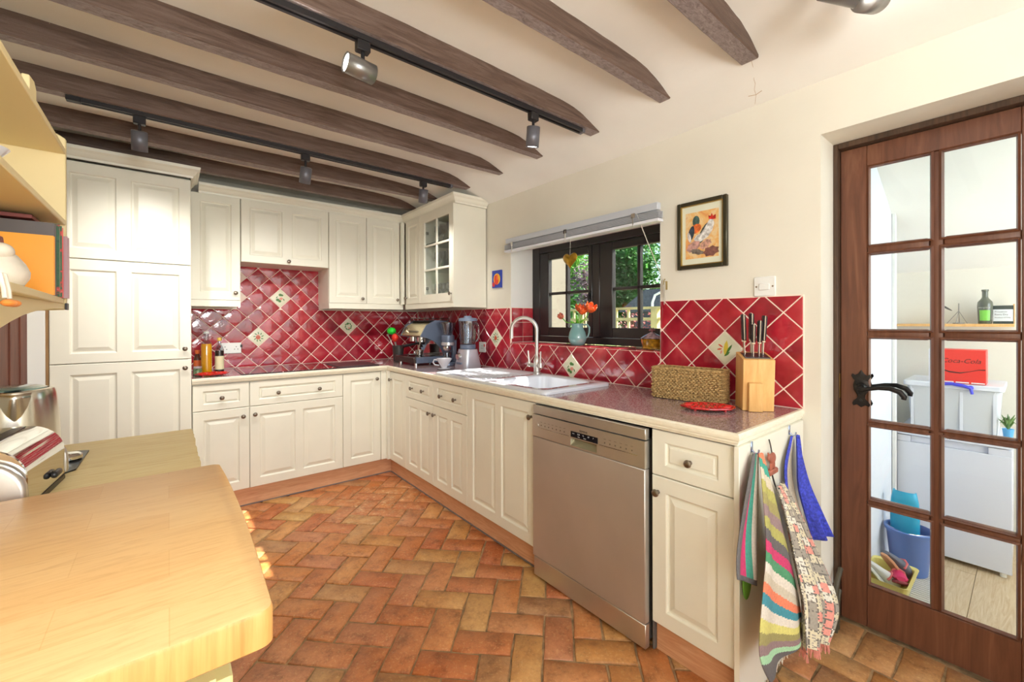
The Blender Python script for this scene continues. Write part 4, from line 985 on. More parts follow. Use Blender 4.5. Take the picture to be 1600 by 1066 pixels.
# shelf with bottle, frame, stand
shelf_u = setp(MB().box(3.60, 3.7495, .06, .545, 1.252, 1.268).build('wall_shelf', bamboo, bevel=.001), 'thin wooden shelf on the utility room wall holding a green bottle', 'shelf')
t = thing('glass_bottle', 'dark green glass bottle with a bright green label on the utility shelf', 'bottle', (3.66, .172, 1.2685))
g = MB(); g.lathe([(.026, 0), (.028, .004), (.032, .10), (.030, .125), (.016, .145), (.0125, .155), (.0125, .185), (.0145, .187), (.0145, .197), (0, .197)], (3.655, .170, 1.2685), 22); g.build('body', mat('dark_bottle', (84, 88, 74), .15, coat=.5), t)
g = MB(); vs = []
for z in (.018, .078):
    for i in range(7): a = math.pi + math.radians(40) * (i / 3 - 1) ; r = .0315 if z > .05 else .0295; vs.append((3.655 + r * 1.02 * math.cos(a), .170 + r * 1.02 * math.sin(a), 1.2685 + z))
g.add(vs, [(i, i + 1, 8 + i, 7 + i) for i in range(6)]); g.build('label', mat('lime_label', (120, 200, 70), .4), t, recalc=False)
text('MOJITO', 'lettering', mat('bottle_print', (170, 176, 160), .5), t, (3.6222, .194, 1.356), (0, -1, 0), (0, 0, 1), .0125, .0003)
t = thing('picture_frame', 'dark framed card with white label leaning on the utility shelf beside the bottle', 'frame', (3.68, .10, 1.2685))
MB().box(3.665, 3.675, .064, .140, 1.2685, 1.372).build('frame', mat('dark_green_frame', (52, 66, 62), .4), t)
MB().box(3.6640, 3.665, .066, .139, 1.283, 1.350).build('card', mat('card', (226, 230, 232), .6), t)
for k, s in enumerate(('Prosecco', 'Extra Dry', 'Product of Italy')): text(s, 'lettering', text_dark, t, (3.6636, .134, 1.333 - k * .016), (0, -1, 0), (0, 0, 1), .0125 - .003 * (k == 2), .0002)
MB().box(3.676, 3.69, .060, .066, 1.2685, 1.38).build('strut', bamboo, t)
t = thing('wire_stand', 'thin wire stand with a leaning dark feather shape on the utility shelf', 'stand', (3.66, .29, 1.2685))
g = MB()
for dx, dy in ((0, .05), (0, -.035), (.03, .0), (-.03, .01)): g.tube([(3.66 + dx, .275 + dy, 1.2695), (3.66, .275, 1.345)], .0016, 5)
g.tube([(3.66, .275, 1.345), (3.66, .275, 1.39)], .003, 6); g.build('wire_leg', mat('thin_wire', (150, 146, 140), .4, .6), t)
g = MB(); g.sphere((3.652, .335, 1.372), (.004, .034, .007), 12, 8); fo = g.build('feather', mat('dark_feather', (78, 76, 72), .5), t)
for v in fo.data.vertices:
    dy = v.co.y - (.335 - .29); v.co.z += dy * .75
MB().cyl((3.66, .275, 1.2685), (3.66, .275, 1.2745), .026, n=18).build('dish', mat('dish', (120, 122, 124), .3, .3), t)
# mat, bucket, basket
t = thing('ribbed_mat', 'grey and white ribbed mat on the utility room floor', 'mat', (2.75, .38, 0))
g = MB(); g.box(2.46, 3.12, .285, .498, 0, .004); g.build('backing', mat('mat_grey', (150, 146, 142), .9), t)
g = MB()
for i in range(33): x = 2.466 + i * .02; g.box(x, x + .010, .287, .496, .004, .008)
g.build('rib', mat('mat_white', (216, 214, 210), .9), t, kind='stuff')
t = thing('blue_bucket', 'steel blue plastic bucket on the ribbed mat in the utility room', 'bucket', (2.93, .40, .008))
bk = mat('bucket_blue', (92, 124, 186), .35); g = MB(); g.lathe([(.066, 0), (.070, .003), (.089, .205), (.097, .206), (.098, .220), (.090, .222), (.084, .205), (.065, .008), (0, .008)], (2.93, .395, .0085), 32); g.build('tub', bk, t)
g = MB(); g.tube([(2.93, .395 + .094, .22), (2.885, .46, .225), (2.843, .395, .226), (2.885, .33, .225), (2.93, .395 - .094, .22)], .003, 6); g.build('bail', chrome, t)
t = thing('teal_scoop', 'bright turquoise plastic scoop standing up inside the blue bucket', 'scoop', (2.93, .42, .02))
g = MB(); rows = []
for j in range(9):
    z = .03 + j * .047; r = .055; row = []
    wq = 1 if j < 7 else (.93 if j == 7 else .78)
    for i in range(13): a = math.radians(-20 + 220 * i / 12); row.append((2.955 + r * .45 * math.sin(a) * -1, .415 + r * wq * math.cos(a), z))
    rows.append(row)
g.sheet(rows); g.build('blade', mat('turquoise_plastic', (36, 168, 204), .35), t, solid=.005, recalc=False)
t = thing('yellow_basket', 'pale yellow plastic basket of shoes at the bottom left of the door glass', 'basket', (2.63, .43, .008))
yb = mat('yellow_plastic', (238, 222, 130), .4); g = MB(); A = rrect(2.50, 2.70, .360, .486, .02, .0085); B = rrect(2.478, 2.722, .338, .4975, .024, .118); C2 = rrect(2.470, 2.730, .330, .498, .026, .122); D2 = rrect(2.484, 2.716, .344, .492, .02, .116); E2 = rrect(2.506, 2.694, .366, .480, .016, .013)
g.add(A + B + C2 + D2 + E2, [(j * m + i, j * m + (i + 1) % m, (j + 1) * m + (i + 1) % m, (j + 1) * m + i) for j in range(4) for i in range(m)] + [tuple(range(m))[::-1], tuple(range(4 * m, 5 * m))]); g.build('tub', yb, t)
def shoe(label, c, c2, loc, rot):
    t = thing('shoe', '', 'shoe'); g = MB(); rings = []
    for u, w_, h, zb in ((-.075, .016, .03, .012), (-.06, .024, .055, .01), (-.02, .026, .06, .01), (.02, .026, .042, .01), (.055, .027, .03, .01), (.08, .016, .018, .011)):
        rings.append([(u, w_ * math.cos(a), zb + h * .5 + h * .5 * math.sin(a)) for a in [2 * math.pi * i / 12 for i in range(12)]])
    vs = [p for r in rings for p in r]; g.add(vs, [(j * 12 + i, j * 12 + (i + 1) % 12, (j + 1) * 12 + (i + 1) % 12, (j + 1) * 12 + i) for j in range(5) for i in range(12)] + [tuple(range(12))[::-1], tuple(range(60, 72))]); g.build('upper', c, t)
    g = MB(); g.prism([(-.078, -.018), (-.05, -.027), (.05, -.03), (.082, -.014), (.082, .014), (.05, .03), (-.05, .027), (-.078, .018)], 'z', 0, .012); g.build('sole', c2, t, bevel=.002)
    g = MB(); g.tube([(-.01, -.027, .03), (-.008, -.02, .058), (-.008, 0, .068), (-.008, .02, .058), (-.01, .027, .03)], .005, 6); g.build('strap', mat('coral_strap', (220, 110, 110), .5), t)
    place(t, loc, rot[2], rot[0], rot[1]); setp(t, label, 'shoe', 'shoes in the yellow basket'); return t
shoe('grey shoe with a coral strap leaning out of the yellow basket', mat('slate_shoe', (98, 104, 116), .7), mat('tan_sole', (206, 150, 110), .7), (2.66, .415, .115), (0, -.9, 2.5))
shoe('striped white shoe at the left of the yellow basket', mat('white_shoe', (206, 204, 196), .7), mat('pale_sole', (226, 226, 220), .7), (2.56, .455, .085), (.2, -.9, 2.0))
shoe('small pink shoe at the front of the yellow basket', mat('pink_shoe', (214, 40, 96), .6), mat('pink_sole', (150, 60, 70), .6), (2.61, .385, .07), (0, -.5, 3.4))
# ------------------------------------------------------------------ light switch, sockets, pictures
t = thing('light_switch', 'white wall switch plate below the picture, touching the tile top', 'switch', (2.05, .748, 1.44))
MB().box(2.051, 2.0598, .704, .792, 1.3965, 1.4845).build('plate', whiteplastic, t, bevel=.003); MB().box(2.045, 2.051, .727, .769, 1.425, 1.453).build('rocker', whiteplastic, t, bevel=.002)
g = MB(); g.cyl((2.0502, .715, 1.44), (2.052, .715, 1.44), .004, n=8); g.cyl((2.0502, .781, 1.44), (2.052, .781, 1.44), .004, n=8); g.build('screw', mat('screw', (150, 130, 110), .4, .8), t)
def socket(label, axis, c, w_=.146):
    t = thing('wall_socket', label, 'socket', c); T = (lambda a, b, d: (c[0] + a, c[1] - d, c[2] + b)) if axis == 'back' else (lambda a, b, d: (c[0] - d, c[1] - a, c[2] + b))
    def bx(g, u0, u1, v0, v1, d0, d1):
        g.add([T(u, v, d) for u in (u0, u1) for v in (v0, v1) for d in (d0, d1)], [(0, 1, 3, 2), (4, 6, 7, 5), (0, 4, 5, 1), (2, 3, 7, 6), (0, 2, 6, 4), (1, 5, 7, 3)])
    g = MB(); bx(g, -w_ / 2, w_ / 2, -.043, .043, 0, .009); g.build('plate', whiteplastic, t, bevel=.002)
    for s in ((-1, 1) if w_ > .1 else (0,)):
        cu = s * w_ * .26; g = MB()
        for du, dv in ((0, .010), (-.011, -.010), (.011, -.010)): bx(g, cu + du - .0035, cu + du + .0035, dv - .0028, dv + .0028, .009, .0096)
        g.build('pin_hole', text_dark, t)
        g = MB(); bx(g, cu + (.028 if s >= 0 else -.042), cu + (.042 if s >= 0 else -.028), .004, .026, .009, .012); g.build('rocker', mat('red_neon', (200, 40, 40), .4) if s <= 0 else text_dark, t, bevel=.001)
socket('white double socket on the red tiles behind the oil bottles', 'back', (.392, BY - .009, 1.079)); socket('white single socket on the red tiles right of the blender', 'right', (RX - .009, 2.91, 1.075), .088)
# rooster picture
t = thing('framed_picture', 'framed print of a white rooster hanging right of the window', 'picture', (2.05, 1.03, 1.72))
y0, y1, z0, z1 = .905, 1.156, 1.549, 1.888; fr = .019; frm = mat('dark_gilt_frame', (70, 66, 50), .3, .5); gold = mat('gilt', (190, 160, 90), .3, .9)
g = MB(); g.box(2.038, 2.0595, y0, y0 + fr, z0, z1); g.box(2.038, 2.0595, y1 - fr, y1, z0, z1); g.box(2.038, 2.0595, y0 + fr, y1 - fr, z0, z0 + fr); g.box(2.038, 2.0595, y0 + fr, y1 - fr, z1 - fr, z1); g.build('frame', frm, t, bevel=.003)
g = MB(); e = .004; a0, a1, b0, b1 = y0 + fr, y1 - fr, z0 + fr, z1 - fr
g.box(2.041, 2.052, a0, a0 + e, b0, b1); g.box(2.041, 2.052, a1 - e, a1, b0, b1); g.box(2.041, 2.052, a0 + e, a1 - e, b0, b0 + e); g.box(2.041, 2.052, a0 + e, a1 - e, b1 - e, b1); g.build('gilt_slip', gold, t)
MB().box(2.052, 2.058, a0 + .001, a1 - .001, b0 + .001, b1 - .001).build('mount', mat('mount_card', (226, 228, 208), .8), t)
py0, py1, pz0, pz1 = .948, 1.115, 1.601, 1.833
m_, tt, bb = nodes('print_paper'); co = coords(tt); tt.links.new(ramp(tt, noise(tt, co, 14, 5, .7, 1), [(.25, (222, 130, 84)), (.45, (232, 178, 104)), (.6, (232, 206, 156)), (.8, (216, 150, 112))]), bb.inputs['Base Color']); bb.inputs['Roughness'].default_value = .6
pr = MB().box(2.0512, 2.052, py0, py1, pz0, pz1).build('print', m_, t)
def paint(name, poly, rgb, k): 
    g = MB(); pts = [(2.0510 - k * .00012, py1 - u * (py1 - py0), pz0 + v * (pz1 - pz0)) for u, v in poly]; cx = [sum(p[i] for p in pts) / len(pts) for i in range(3)]
    g.add([cx] + pts, [(0, 1 + i, 1 + (i + 1) % len(pts)) for i in range(len(pts))]); g.build(name, mat('ink_%s_%d' % (name, k), rgb, .6, vary=.3, vscale=60), pr, recalc=False)
def ell(cx, cy, rx, ry, rot=0, n=14, jag=0): return [(cx + rx * math.cos(a) * (1 + jag * (i % 2)) * math.cos(rot) - ry * math.sin(a) * math.sin(rot), cy + rx * math.cos(a) * math.sin(rot) + ry * math.sin(a) * (1 + jag * (i % 2)) * math.cos(rot)) for i in range(n) for a in [2 * math.pi * i / n]]
paint('painted_hen', ell(.33, .80, .11, .12), (70, 96, 90), 1); paint('painted_hen', ell(.32, .64, .17, .10, .2), (236, 110, 50), 2)
paint('painted_tail', ell(.18, .55, .17, .09, 1.2), (52, 60, 74), 3); paint('painted_tail', ell(.12, .47, .12, .05, 1.9), (214, 208, 204), 4); paint('painted_wing', ell(.56, .52, .26, .10, .9), (86, 92, 88), 5)
paint('painted_rooster', [(.25, .42), (.35, .50), (.48, .52), (.60, .64), (.74, .80), (.84, .78), (.88, .70), (.82, .56), (.70, .44), (.52, .36), (.36, .34)], (224, 216, 214), 6)
paint('painted_comb', [(.72, .80), (.70, .88), (.76, .84), (.80, .92), (.84, .85), (.92, .88), (.92, .78), (.82, .78)], (214, 52, 40), 7); paint('painted_hen', ell(.25, .26, .2, .10, .3, jag=.2), (196, 150, 140), 8); paint('painted_hen', ell(.62, .28, .16, .08, .4, jag=.25), (210, 160, 140), 9); paint('painted_hen', ell(.78, .12, .2, .09, .1, jag=.3), (130, 84, 74), 10); paint('painted_hen', ell(.36, .14, .18, .05, -.2, jag=.3), (120, 110, 100), 11)
t = thing('small_canvas', 'tiny blue, red and yellow painted tile on the wall left of the window', 'picture', (2.05, 2.71, 1.63))
pr = MB().box(2.045, 2.0595, 2.652, 2.770, 1.56, 1.70).build('canvas', mat('cobalt', (36, 62, 168), .5), t, bevel=.001); py0, py1, pz0, pz1 = 2.652, 2.770, 1.56, 1.70
def paint2(poly, rgb, k):
    g = MB(); pts = [(2.0447 - k * .0002, py1 - u * (py1 - py0), pz0 + v * (pz1 - pz0)) for u, v in poly]; cx = [sum(p[i] for p in pts) / len(pts) for i in range(3)]; g.add([cx] + pts, [(0, 1 + i, 1 + (i + 1) % len(pts)) for i in range(len(pts))]); g.build('painted_patch', mat('patch_%d' % k, rgb, .5), pr, recalc=False)
paint2(ell(.55, .5, .38, .32), (240, 190, 40), 1); paint2(ell(.5, .45, .24, .30, .4), (220, 60, 36), 2); paint2(ell(.62, .6, .1, .18), (238, 120, 40), 3); paint2(ell(.2, .2, .16, .14), (200, 40, 60), 4)
# ------------------------------------------------------------------ island units by the left wall
t = thing('kitchen_unit', 'pale yellow painted base unit under the thick butcher block', 'cabinet', (-.3, 1.3, 0))
MB().box(-.606, .045, .645, 1.99, .08, .8395).build('body', palecab, t); MB().box(-.606, .01, .67, 1.97, 0, .0795).build('plinth', palecab, t)
for a, b in ((.66, 1.30), (1.31, 1.98)):
    T = fmap((.0646, a, .1), (0, 1), (1, 0)); d = weld(panel_door(T, b - a, .725, cols(b - a, .725, 1, m=.07)).build('door', palecab, t, recalc=False)); knob(T, .05 if a > 1 else b - a - .05, .64, d)
for z0, z1 in ((.12, .82),):
    T = fmap((-.60, .6445, .1), (1, 0), (0, -1)); weld(panel_door(T, .64, .72, cols(.64, .72, 1, m=.07), t=.0005).build('side_panel', palecab, t, recalc=False))
g = MB()
nx, ny = 14, 26; X0, X1, Y0, Y1 = -.606, .072, 1.3035, 2.028
rnd = random.Random(5)
edge = [X1 + rnd.uniform(-.003, .001) for _ in range(ny + 1)]
top = [[(X0 + (edge[j] - X0) * i / nx, Y0 + (Y1 - Y0) * j / ny, .880 + rnd.uniform(-.0003, .0003)) for i in range(nx + 1)] for j in range(ny + 1)]
g.sheet(top)
out = top[0] + [r[-1] for r in top[1:]] + top[-1][-2::-1] + [r[0] for r in top[-2:0:-1]]
n = len(out); g.add(out + [(x, y, .840) for x, y, z in out], [(i, (i + 1) % n, n + (i + 1) % n, n + i) for i in range(n)] + [tuple(range(n, 2 * n))])
o = g.build('wooden_worktop', lowtop_m, angle=30); setp(o, 'greyish worn wooden worktop with a rough edge carrying kettle and toaster', 'worktop')
# butcher block
g = MB(); X0, X1, Y0, Y1 = -.606, .103, .599, 1.3015
out = [(X0, Y0)] + [(X1 - .016 + .016 * math.sin(a), Y0 + .016 - .016 * math.cos(a)) for a in [math.pi / 2 * k / 6 for k in range(7)]]
out += [(X1 + .006 * math.sin(math.pi * k / 12), Y0 + .02 + (Y1 - .055 - Y0) * k / 12) for k in range(1, 12)]
out += [(X1 - .016 + .014 * math.cos(a), Y1 - .014 + .014 * math.sin(a)) for a in [math.pi / 2 * k / 7 for k in range(8)]] + [(X0, Y1)]
rng = []
for d, z in ((.004, .8805), (0, .884), (0, .924), (.0015, .928), (.006, .930)):
    cx, cy = -.25, .95; rng.append([(x - (d if x > cx + .1 else 0), y + (d if y < cy else -d), z) for x, y in out])
n = len(out); vs = [p for r in rng for p in r]
g.add(vs, [(j * n + i, j * n + (i + 1) % n, (j + 1) * n + (i + 1) % n, (j + 1) * n + i) for j in range(4) for i in range(n)] + [tuple(range(n))[::-1], tuple(range(4 * n, 5 * n))])
for i_, f_ in enumerate(g.f):
    if len(f_) == 4:
        zs = [g.v[k_][2] for k_ in f_]; g.m[i_] = 1 if max(zs) < .929 else 0
setp(g.build('butcher_block', [block_m, block_side], angle=35), 'thick pale maple butcher block with rounded corner in the foreground', 'worktop')
# kettle
t = thing('kettle', 'brushed steel kettle with clear lid rim standing behind the toaster', 'kettle', (-.35, 1.86, .881)); kx, ky, kz = -.352, 1.862, .8805
g = MB(); g.lathe([(.098, .0), (.100, .004), (.100, .018), (.094, .022), (0, .022)], (kx, ky, kz), 36); g.build('power_base', black, t)
kst = mat('kettle_steel', (205, 198, 184), .22, 1)
g = MB(); g.lathe([(.086, .023), (.098, .026), (.099, .05), (.096, .12), (.0905, .185), (.088, .205), (.085, .212), (.075, .214), (.074, .208), (0, .207)], (kx, ky, kz), 40); bd = g.build('body', kst, t)
g = MB(); g.lathe([(.072, .210), (.070, .216), (.05, .222), (0, .223)], (kx, ky, kz), 30); g.build('lid', mat('smoky_lid', (120, 150, 140), .12, coat=.5), t)
g = MB(); d = Vector((.25, -1, 0)).normalized(); s = Vector((1, .25, 0)).normalized(); c = Vector((kx, ky, kz))
def kp(a, b, z): return tuple(c + d * a + s * b + Vector((0, 0, z)))
rows = []
for j_ in range(7):
    f = j_ / 6; z = .208 - .085 * f; w_ = math.cos(f * math.pi / 2) ** .7; rr = .0865 + .009 * f
    rows.append([kp((rr - .003) * math.cos(a * .5 * w_) + .020 * (1 - f) * math.cos(a * 1.5) ** 2, (rr - .003) * math.sin(a * .5 * w_), z) for a in [-1 + i_ / 5 for i_ in range(11)]])
g.sheet(rows); g.build('spout', kst, t, solid=.0015, recalc=False)
g = MB(); g.lathe([(.0, .2165), (.012, .2165)], (kx + .018, ky - .074, kz), 14, sx=1.6); g.build('spout_opening', black, t, recalc=False)
g = MB(); a0 = Vector((-.9, .5, 0)).normalized(); g.tube([c + a0 * .085 + Vector((0, 0, .195)), c + a0 * .13 + Vector((0, 0, .20)), c + a0 * .15 + Vector((0, 0, .16)), c + a0 * .145 + Vector((0, 0, .09)), c + a0 * .10 + Vector((0, 0, .05))], .011, 10); g.build('handle', black, t)
t = thing('scourer_tray', 'small round chrome lid on a black pad at the right of the kettle', 'lid', (-.235, 1.80, .881))
g = MB(); g.prism([(-.30, 1.68), (-.232, 1.62), (-.198, 1.66), (-.195, 1.88), (-.245, 1.90), (-.29, 1.80)], 'z', .8805, .8845); g.build('pad', black, t)
g = MB(); g.lathe([(.030, 0), (.034, .004), (.034, .012), (.028, .018), (.010, .021), (0, .021)], (-.232, 1.78, .885), 26); g.build('lid', chrome, t)
# toaster (built about its own axis, then turned)
t = thing('toaster', 'chrome two slice toaster with brushed rounded end at the left edge', 'toaster')
def tp(hw, h, rr, k=8):
    P_ = [(-hw, .012)]
    for i in range(k + 1): a = math.pi - math.pi / 2 * i / k; P_.append((-hw + rr + rr * math.cos(a), h - rr + rr * math.sin(a)))
    for i in range(k + 1): a = math.pi / 2 - math.pi / 2 * i / k; P_.append((hw - rr + rr * math.cos(a), h - rr + rr * math.sin(a)))
    return P_ + [(hw, .012)]
g = MB(); A = tp(.095, .145, .07); g.prism(A, 'y', -.115, .135); g.build('body', chrome, t, bevel=.002, angle=30)
g = MB(); B = tp(.099, .122, .075); g.prism(B, 'y', -.14, -.1155); g.build('end_cap', steel, t, bevel=.008, seg=3, angle=40)
g = MB(); g.prism(B, 'y', .1355, .155); g.build('end_cap', steel, t, bevel=.006, seg=2, angle=40)
g = MB()
for x in (-.035, .02): g.box(x - .011, x + .011, -.10, .11, .143, .1462)
g.build('slot', black, t)
g = MB(); g.box(-.093, .0965, -.112, .13, 0, .0118); g.build('base', black, t)
MB().box(.0952, .108, .02, .065, .03, .045).build('dial', black, t, bevel=.006, seg=3)
place(t, (-.318, 1.475, .8805), -.09)
# ------------------------------------------------------------------ shelf unit on the left wall
t = thing('wall_shelf_unit', 'cream wall shelf unit with three shelves at the left edge of the picture', 'shelf', (-.45, 1.5, 1.6))
SXF, SYE = -.2655, 2.05
def shelf(z, name='shelf', x1=SXF): return MB().box(-.606, x1, .9, SYE, z - .009, z + .009).build(name, yellowcream, t, bevel=.002)
shelf(1.861); shelf(1.622)
g = MB()
pts = [(-.606, .9)]; 
fr_ = [(SXF + .028, .9), (SXF + .026, 1.3), (SXF + .012, 1.7), (SXF + .002, 1.95), (SXF - .006, SYE)]
g.prism([(-.606, .9)] + fr_ + [(-.606, SYE)], 'z', 1.349, 1.367); g.build('shelf', yellowcream, t, bevel=.002)
g = MB(); g.prism([(-.606, 1.310), (SXF - .004, 1.33), (SXF, 1.36), (SXF, 1.905), (SXF - .02, 1.918), (-.606, 1.925)], 'y', SYE + .0005, SYE + .018); g.build('end_panel', yellowcream, t, bevel=.002)
g = MB(); g.prism([(1.60, 1.871), (1.60, 1.915), (1.65, 1.920), (1.672, 1.905), (1.672, 1.871)], 'x', -.285, -.27); g.build('upstand', yellowcream, t, bevel=.002)
ap = [(SYE, 1.3485), (SYE, 1.334), (1.90, 1.331), (1.76, 1.325), (1.64, 1.317), (1.52, 1.305), (1.42, 1.29), (1.33, 1.274), (1.2, 1.25), (1.0, 1.235), (.9, 1.235), (.9, 1.3485)]
g = MB(); g.prism(ap, 'x', -.283, -.2685); g.build('apron', yellowcream, t)
MB().box(-.2675, -.262, SYE - .012, SYE + .02, 1.33, 1.352).build('corner_clip', text_dark, t, bevel=.001)
def book(label, y0, y1, x0, x1, z0, z1, rgb, grp=None, tex=None, page=True):
    t = thing('book', label, 'book', ((x0 + x1) / 2, (y0 + y1) / 2, z0)); cm = tex or mat('cover_%d_%d_%d' % rgb, rgb, .4)
    g = MB(); g.box(x0, x1, y0, y0 + .003, z0, z1); g.box(x0, x1, y1 - .003, y1, z0, z1); g.box(x0, x0 + .003, y0 + .003, y1 - .003, z0, z1); g.build('cover', cm, t)
    MB().box(x0 + .003, x1 - .004, y0 + .0032, y1 - .0032, z0 + .003, z1 - .004).build('pages', mat('pages', (236, 214, 196), .8) if 'pages' not in bpy.data.materials else bpy.data.materials['pages'], t); return t
book('bright orange cookbook standing on the lowest wall shelf', 1.785, 1.803, -.50, -.256, 1.3675, 1.538, (246, 160, 24))
book('dark grey book behind the orange cookbook, taller than it', 1.835, 1.862, -.52, -.262, 1.3675, 1.583, (92, 84, 82))
m_, tt, bb = nodes('floral_cover'); co = coords(tt); tt.links.new(ramp(tt, noise(tt, co, 26, 4, .7), [(.3, (44, 44, 52)), (.42, (60, 104, 66)), (.55, (50, 90, 56)), (.62, (206, 60, 60)), (.75, (226, 190, 170))]), bb.inputs['Base Color'])
book('book with a floral green and red cover beside the orange cookbook', 1.884, 1.925, -.50, -.258, 1.3675, 1.590, (70, 80, 70), tex=m_)
book('book with a coral red spine near the end of the lowest shelf', 1.945, 1.985, -.49, -.2635, 1.3675, 1.594, (240, 96, 92))
book('book with a dusty mauve spine, last against the shelf end panel', 2.00, 2.035, -.47, -.2560, 1.3675, 1.570, (186, 148, 152))
t = thing('book', 'small dark red book lying flat on top of the standing books', 'book', (-.36, 1.9, 1.595)); MB().box(-.40, -.31, 1.86, 1.98, 1.5945, 1.606).build('cover', mat('maroon', (130, 60, 56), .5), t, bevel=.001)
t = thing('ceramic_hen', 'white ceramic hen ornament in front of the orange cookbook', 'ornament', (-.30, 1.45, 1.367))
cer = mat('hen_ceramic', (238, 226, 208), .25, vary=.05, vscale=25); g = MB()
hx0, hy0 = -.285, 1.445
g.lathe([(.032, 0), (.036, .002), (.047, .02), (.048, .034), (.040, .052), (.026, .07), (.016, .078), (0, .082)], (hx0, hy0, 1.3675), 26, sx=.85, sy=1.15); g.build('body', cer, t)
g = MB(); g.sphere((hx0, hy0 - .02, 1.444), (.022, .028, .019), 16, 10); g.tube([(hx0, hy0 - .04, 1.446), (hx0, hy0 - .06, 1.442)], [.008, .002], 8); g.build('head', cer, t)
g = MB(); g.tube([(hx0 - .004, hy0 - .008, 1.457), (hx0 - .004, hy0 - .014, 1.472), (hx0 - .003, hy0 - .028, 1.466)], [.008, .008, .004], 8); g.build('comb', mat('comb_brown', (140, 84, 76), .4), t)
t = thing('duck_figurine', 'white figurine with orange webbed feet dangling over the lowest shelf edge', 'ornament', (-.25, 1.36, 1.37))
g = MB(); g.lathe([(.020, 0), (.026, .008), (.026, .03), (.016, .05), (0, .055)], (-.262, 1.14, 1.3675), 18); g.build('body', cer, t)
orm = mat('orange_feet', (244, 150, 70), .4)
for yy in (1.130, 1.158):
    g = MB(); g.tube([(-.243, yy, 1.378), (-.226, yy, 1.372), (-.222, yy, 1.345), (-.221, yy, 1.330)], .0035, 8); g.build('leg', cer, t)
    g = MB(); g.sphere((-.217, yy + .004, 1.3215), (.010, .017, .0065), 14, 8); g.build('foot', orm, t)
g = MB(); g.lathe([(.02, 0), (.03, .003), (.05, .03), (.046, .03), (.028, .006), (0, .005)], (-.315, 1.40, 1.6315), 24); setp(g.build('bowl', white_cer), 'white bowl on the middle wall shelf at the left edge of the picture', 'bowl')
# ------------------------------------------------------------------ lighting tracks and spotlights
def track(label, x0, x1, y):
    t = thing('lighting_track', label, 'track', ((x0 + x1) / 2, y, 2.32), 'black lighting tracks')
    g = MB(); g.box(x0, x1, y - .017, y - .006, 2.307, 2.3265); g.box(x0, x1, y + .006, y + .017, 2.307, 2.3265); g.box(x0, x1, y - .006, y + .006, 2.319, 2.3265); g.build('rail', blackmetal, t)
    g = MB(); g.box(x0 - .05, x0 - .0005, y - .018, y + .018, 2.306, 2.3268); g.build('feed_end', blackmetal, t, bevel=.002)
    g = MB(); g.box(x1 + .0005, x1 + .02, y - .018, y + .018, 2.306, 2.3268); g.build('end_cap', lampgrey, t, bevel=.002); return t
track('black lighting track on the far ceiling beam near the cabinets', -.31, 1.66, 2.788)
track('black lighting track on the near ceiling beam above the room', .10, 1.73, 1.538)
track('black lighting track on the beam above the near right corner', .6, 1.70, .288)
def spot(label, x, y, c, d, L=.092, r=.0315, power=6, on=True, mt=None):
    t = thing('track_spotlight', label, 'spotlight', (x, y, 2.31), 'spotlights on the ceiling tracks')
    MB().box(x - .024, x + .024, y - .0165, y + .0165, 2.268, 2.3065).build('adapter', blackmetal, t, bevel=.003)
    c = Vector(c); d = Vector(d).normalized(); g = MB(); g.cyl((x, y, 2.268), (x, y, c.z + r * .6 if abs(d.z) < .5 else c.z + L / 2), .007, n=10); g.build('stem', blackmetal, t)
    a, b = c - d * L / 2, c + d * L / 2; m_ = mt or lampgrey
    g = MB(); g.cyl(a, b, r, r, 28, caps=False); g.cyl(a - d * .0, a - d * .002, r, r * .9, 28); g.build('lamp_head', m_, t, recalc=False, solid=.0012)
    g = MB(); g.cyl(b - d * .006, b - d * .0045, r - .004, n=24); g.build('lamp_face', lampface if on else white_paint, t)
    if on:
        l = lamp('spot_bulb', 'SPOT', b + d * .004, d, power, (1, .97, .91), .02, spot=math.radians(132), blend=1); l.parent = t; l.matrix_parent_inverse = Matrix.Translation(-t.location); l.location = b + d * .004
spot('small grey spotlight at the left of the far track, above the larder cabinet', -.107, 2.788, (-.107, 2.788, 2.185), (0, .45, -1), power=42)
spot('small grey spotlight in the middle of the far track, above the hob', .651, 2.788, (.651, 2.788, 2.18), (0, .5, -1), power=42)
spot('small grey spotlight at the right of the far track, above the corner', 1.44, 2.788, (1.44, 2.788, 2.20), (.1, .35, -1), power=24)
spot('grey spotlight turned sideways with its bright lens facing left, on the near track', .553, 1.538, (.54, 1.533, 2.203), (-.99, -.06, .06), L=.105, r=.034, power=5, mt=mat('silver_lamp', (150, 148, 146), .35, .8))
spot('grey spotlight pointing down at the right end of the near track', 1.388, 1.538, (1.385, 1.538, 2.188), (.12, .25, -1), power=5)
spot('bright silver spotlight at the top edge of the picture, lens facing the door', 1.478, .288, (1.478, .335, 2.222), (.42, -.55, -.30), L=.10, r=.036, power=1.5, mt=bpy.data.materials['silver_lamp'])
spot('silver spotlight at the top edge turned away toward the doorway corner', 1.60, .288, (1.612, .30, 2.235), (.75, -.1, .25), L=.10, r=.034, power=.4, mt=bpy.data.materials['silver_lamp'])
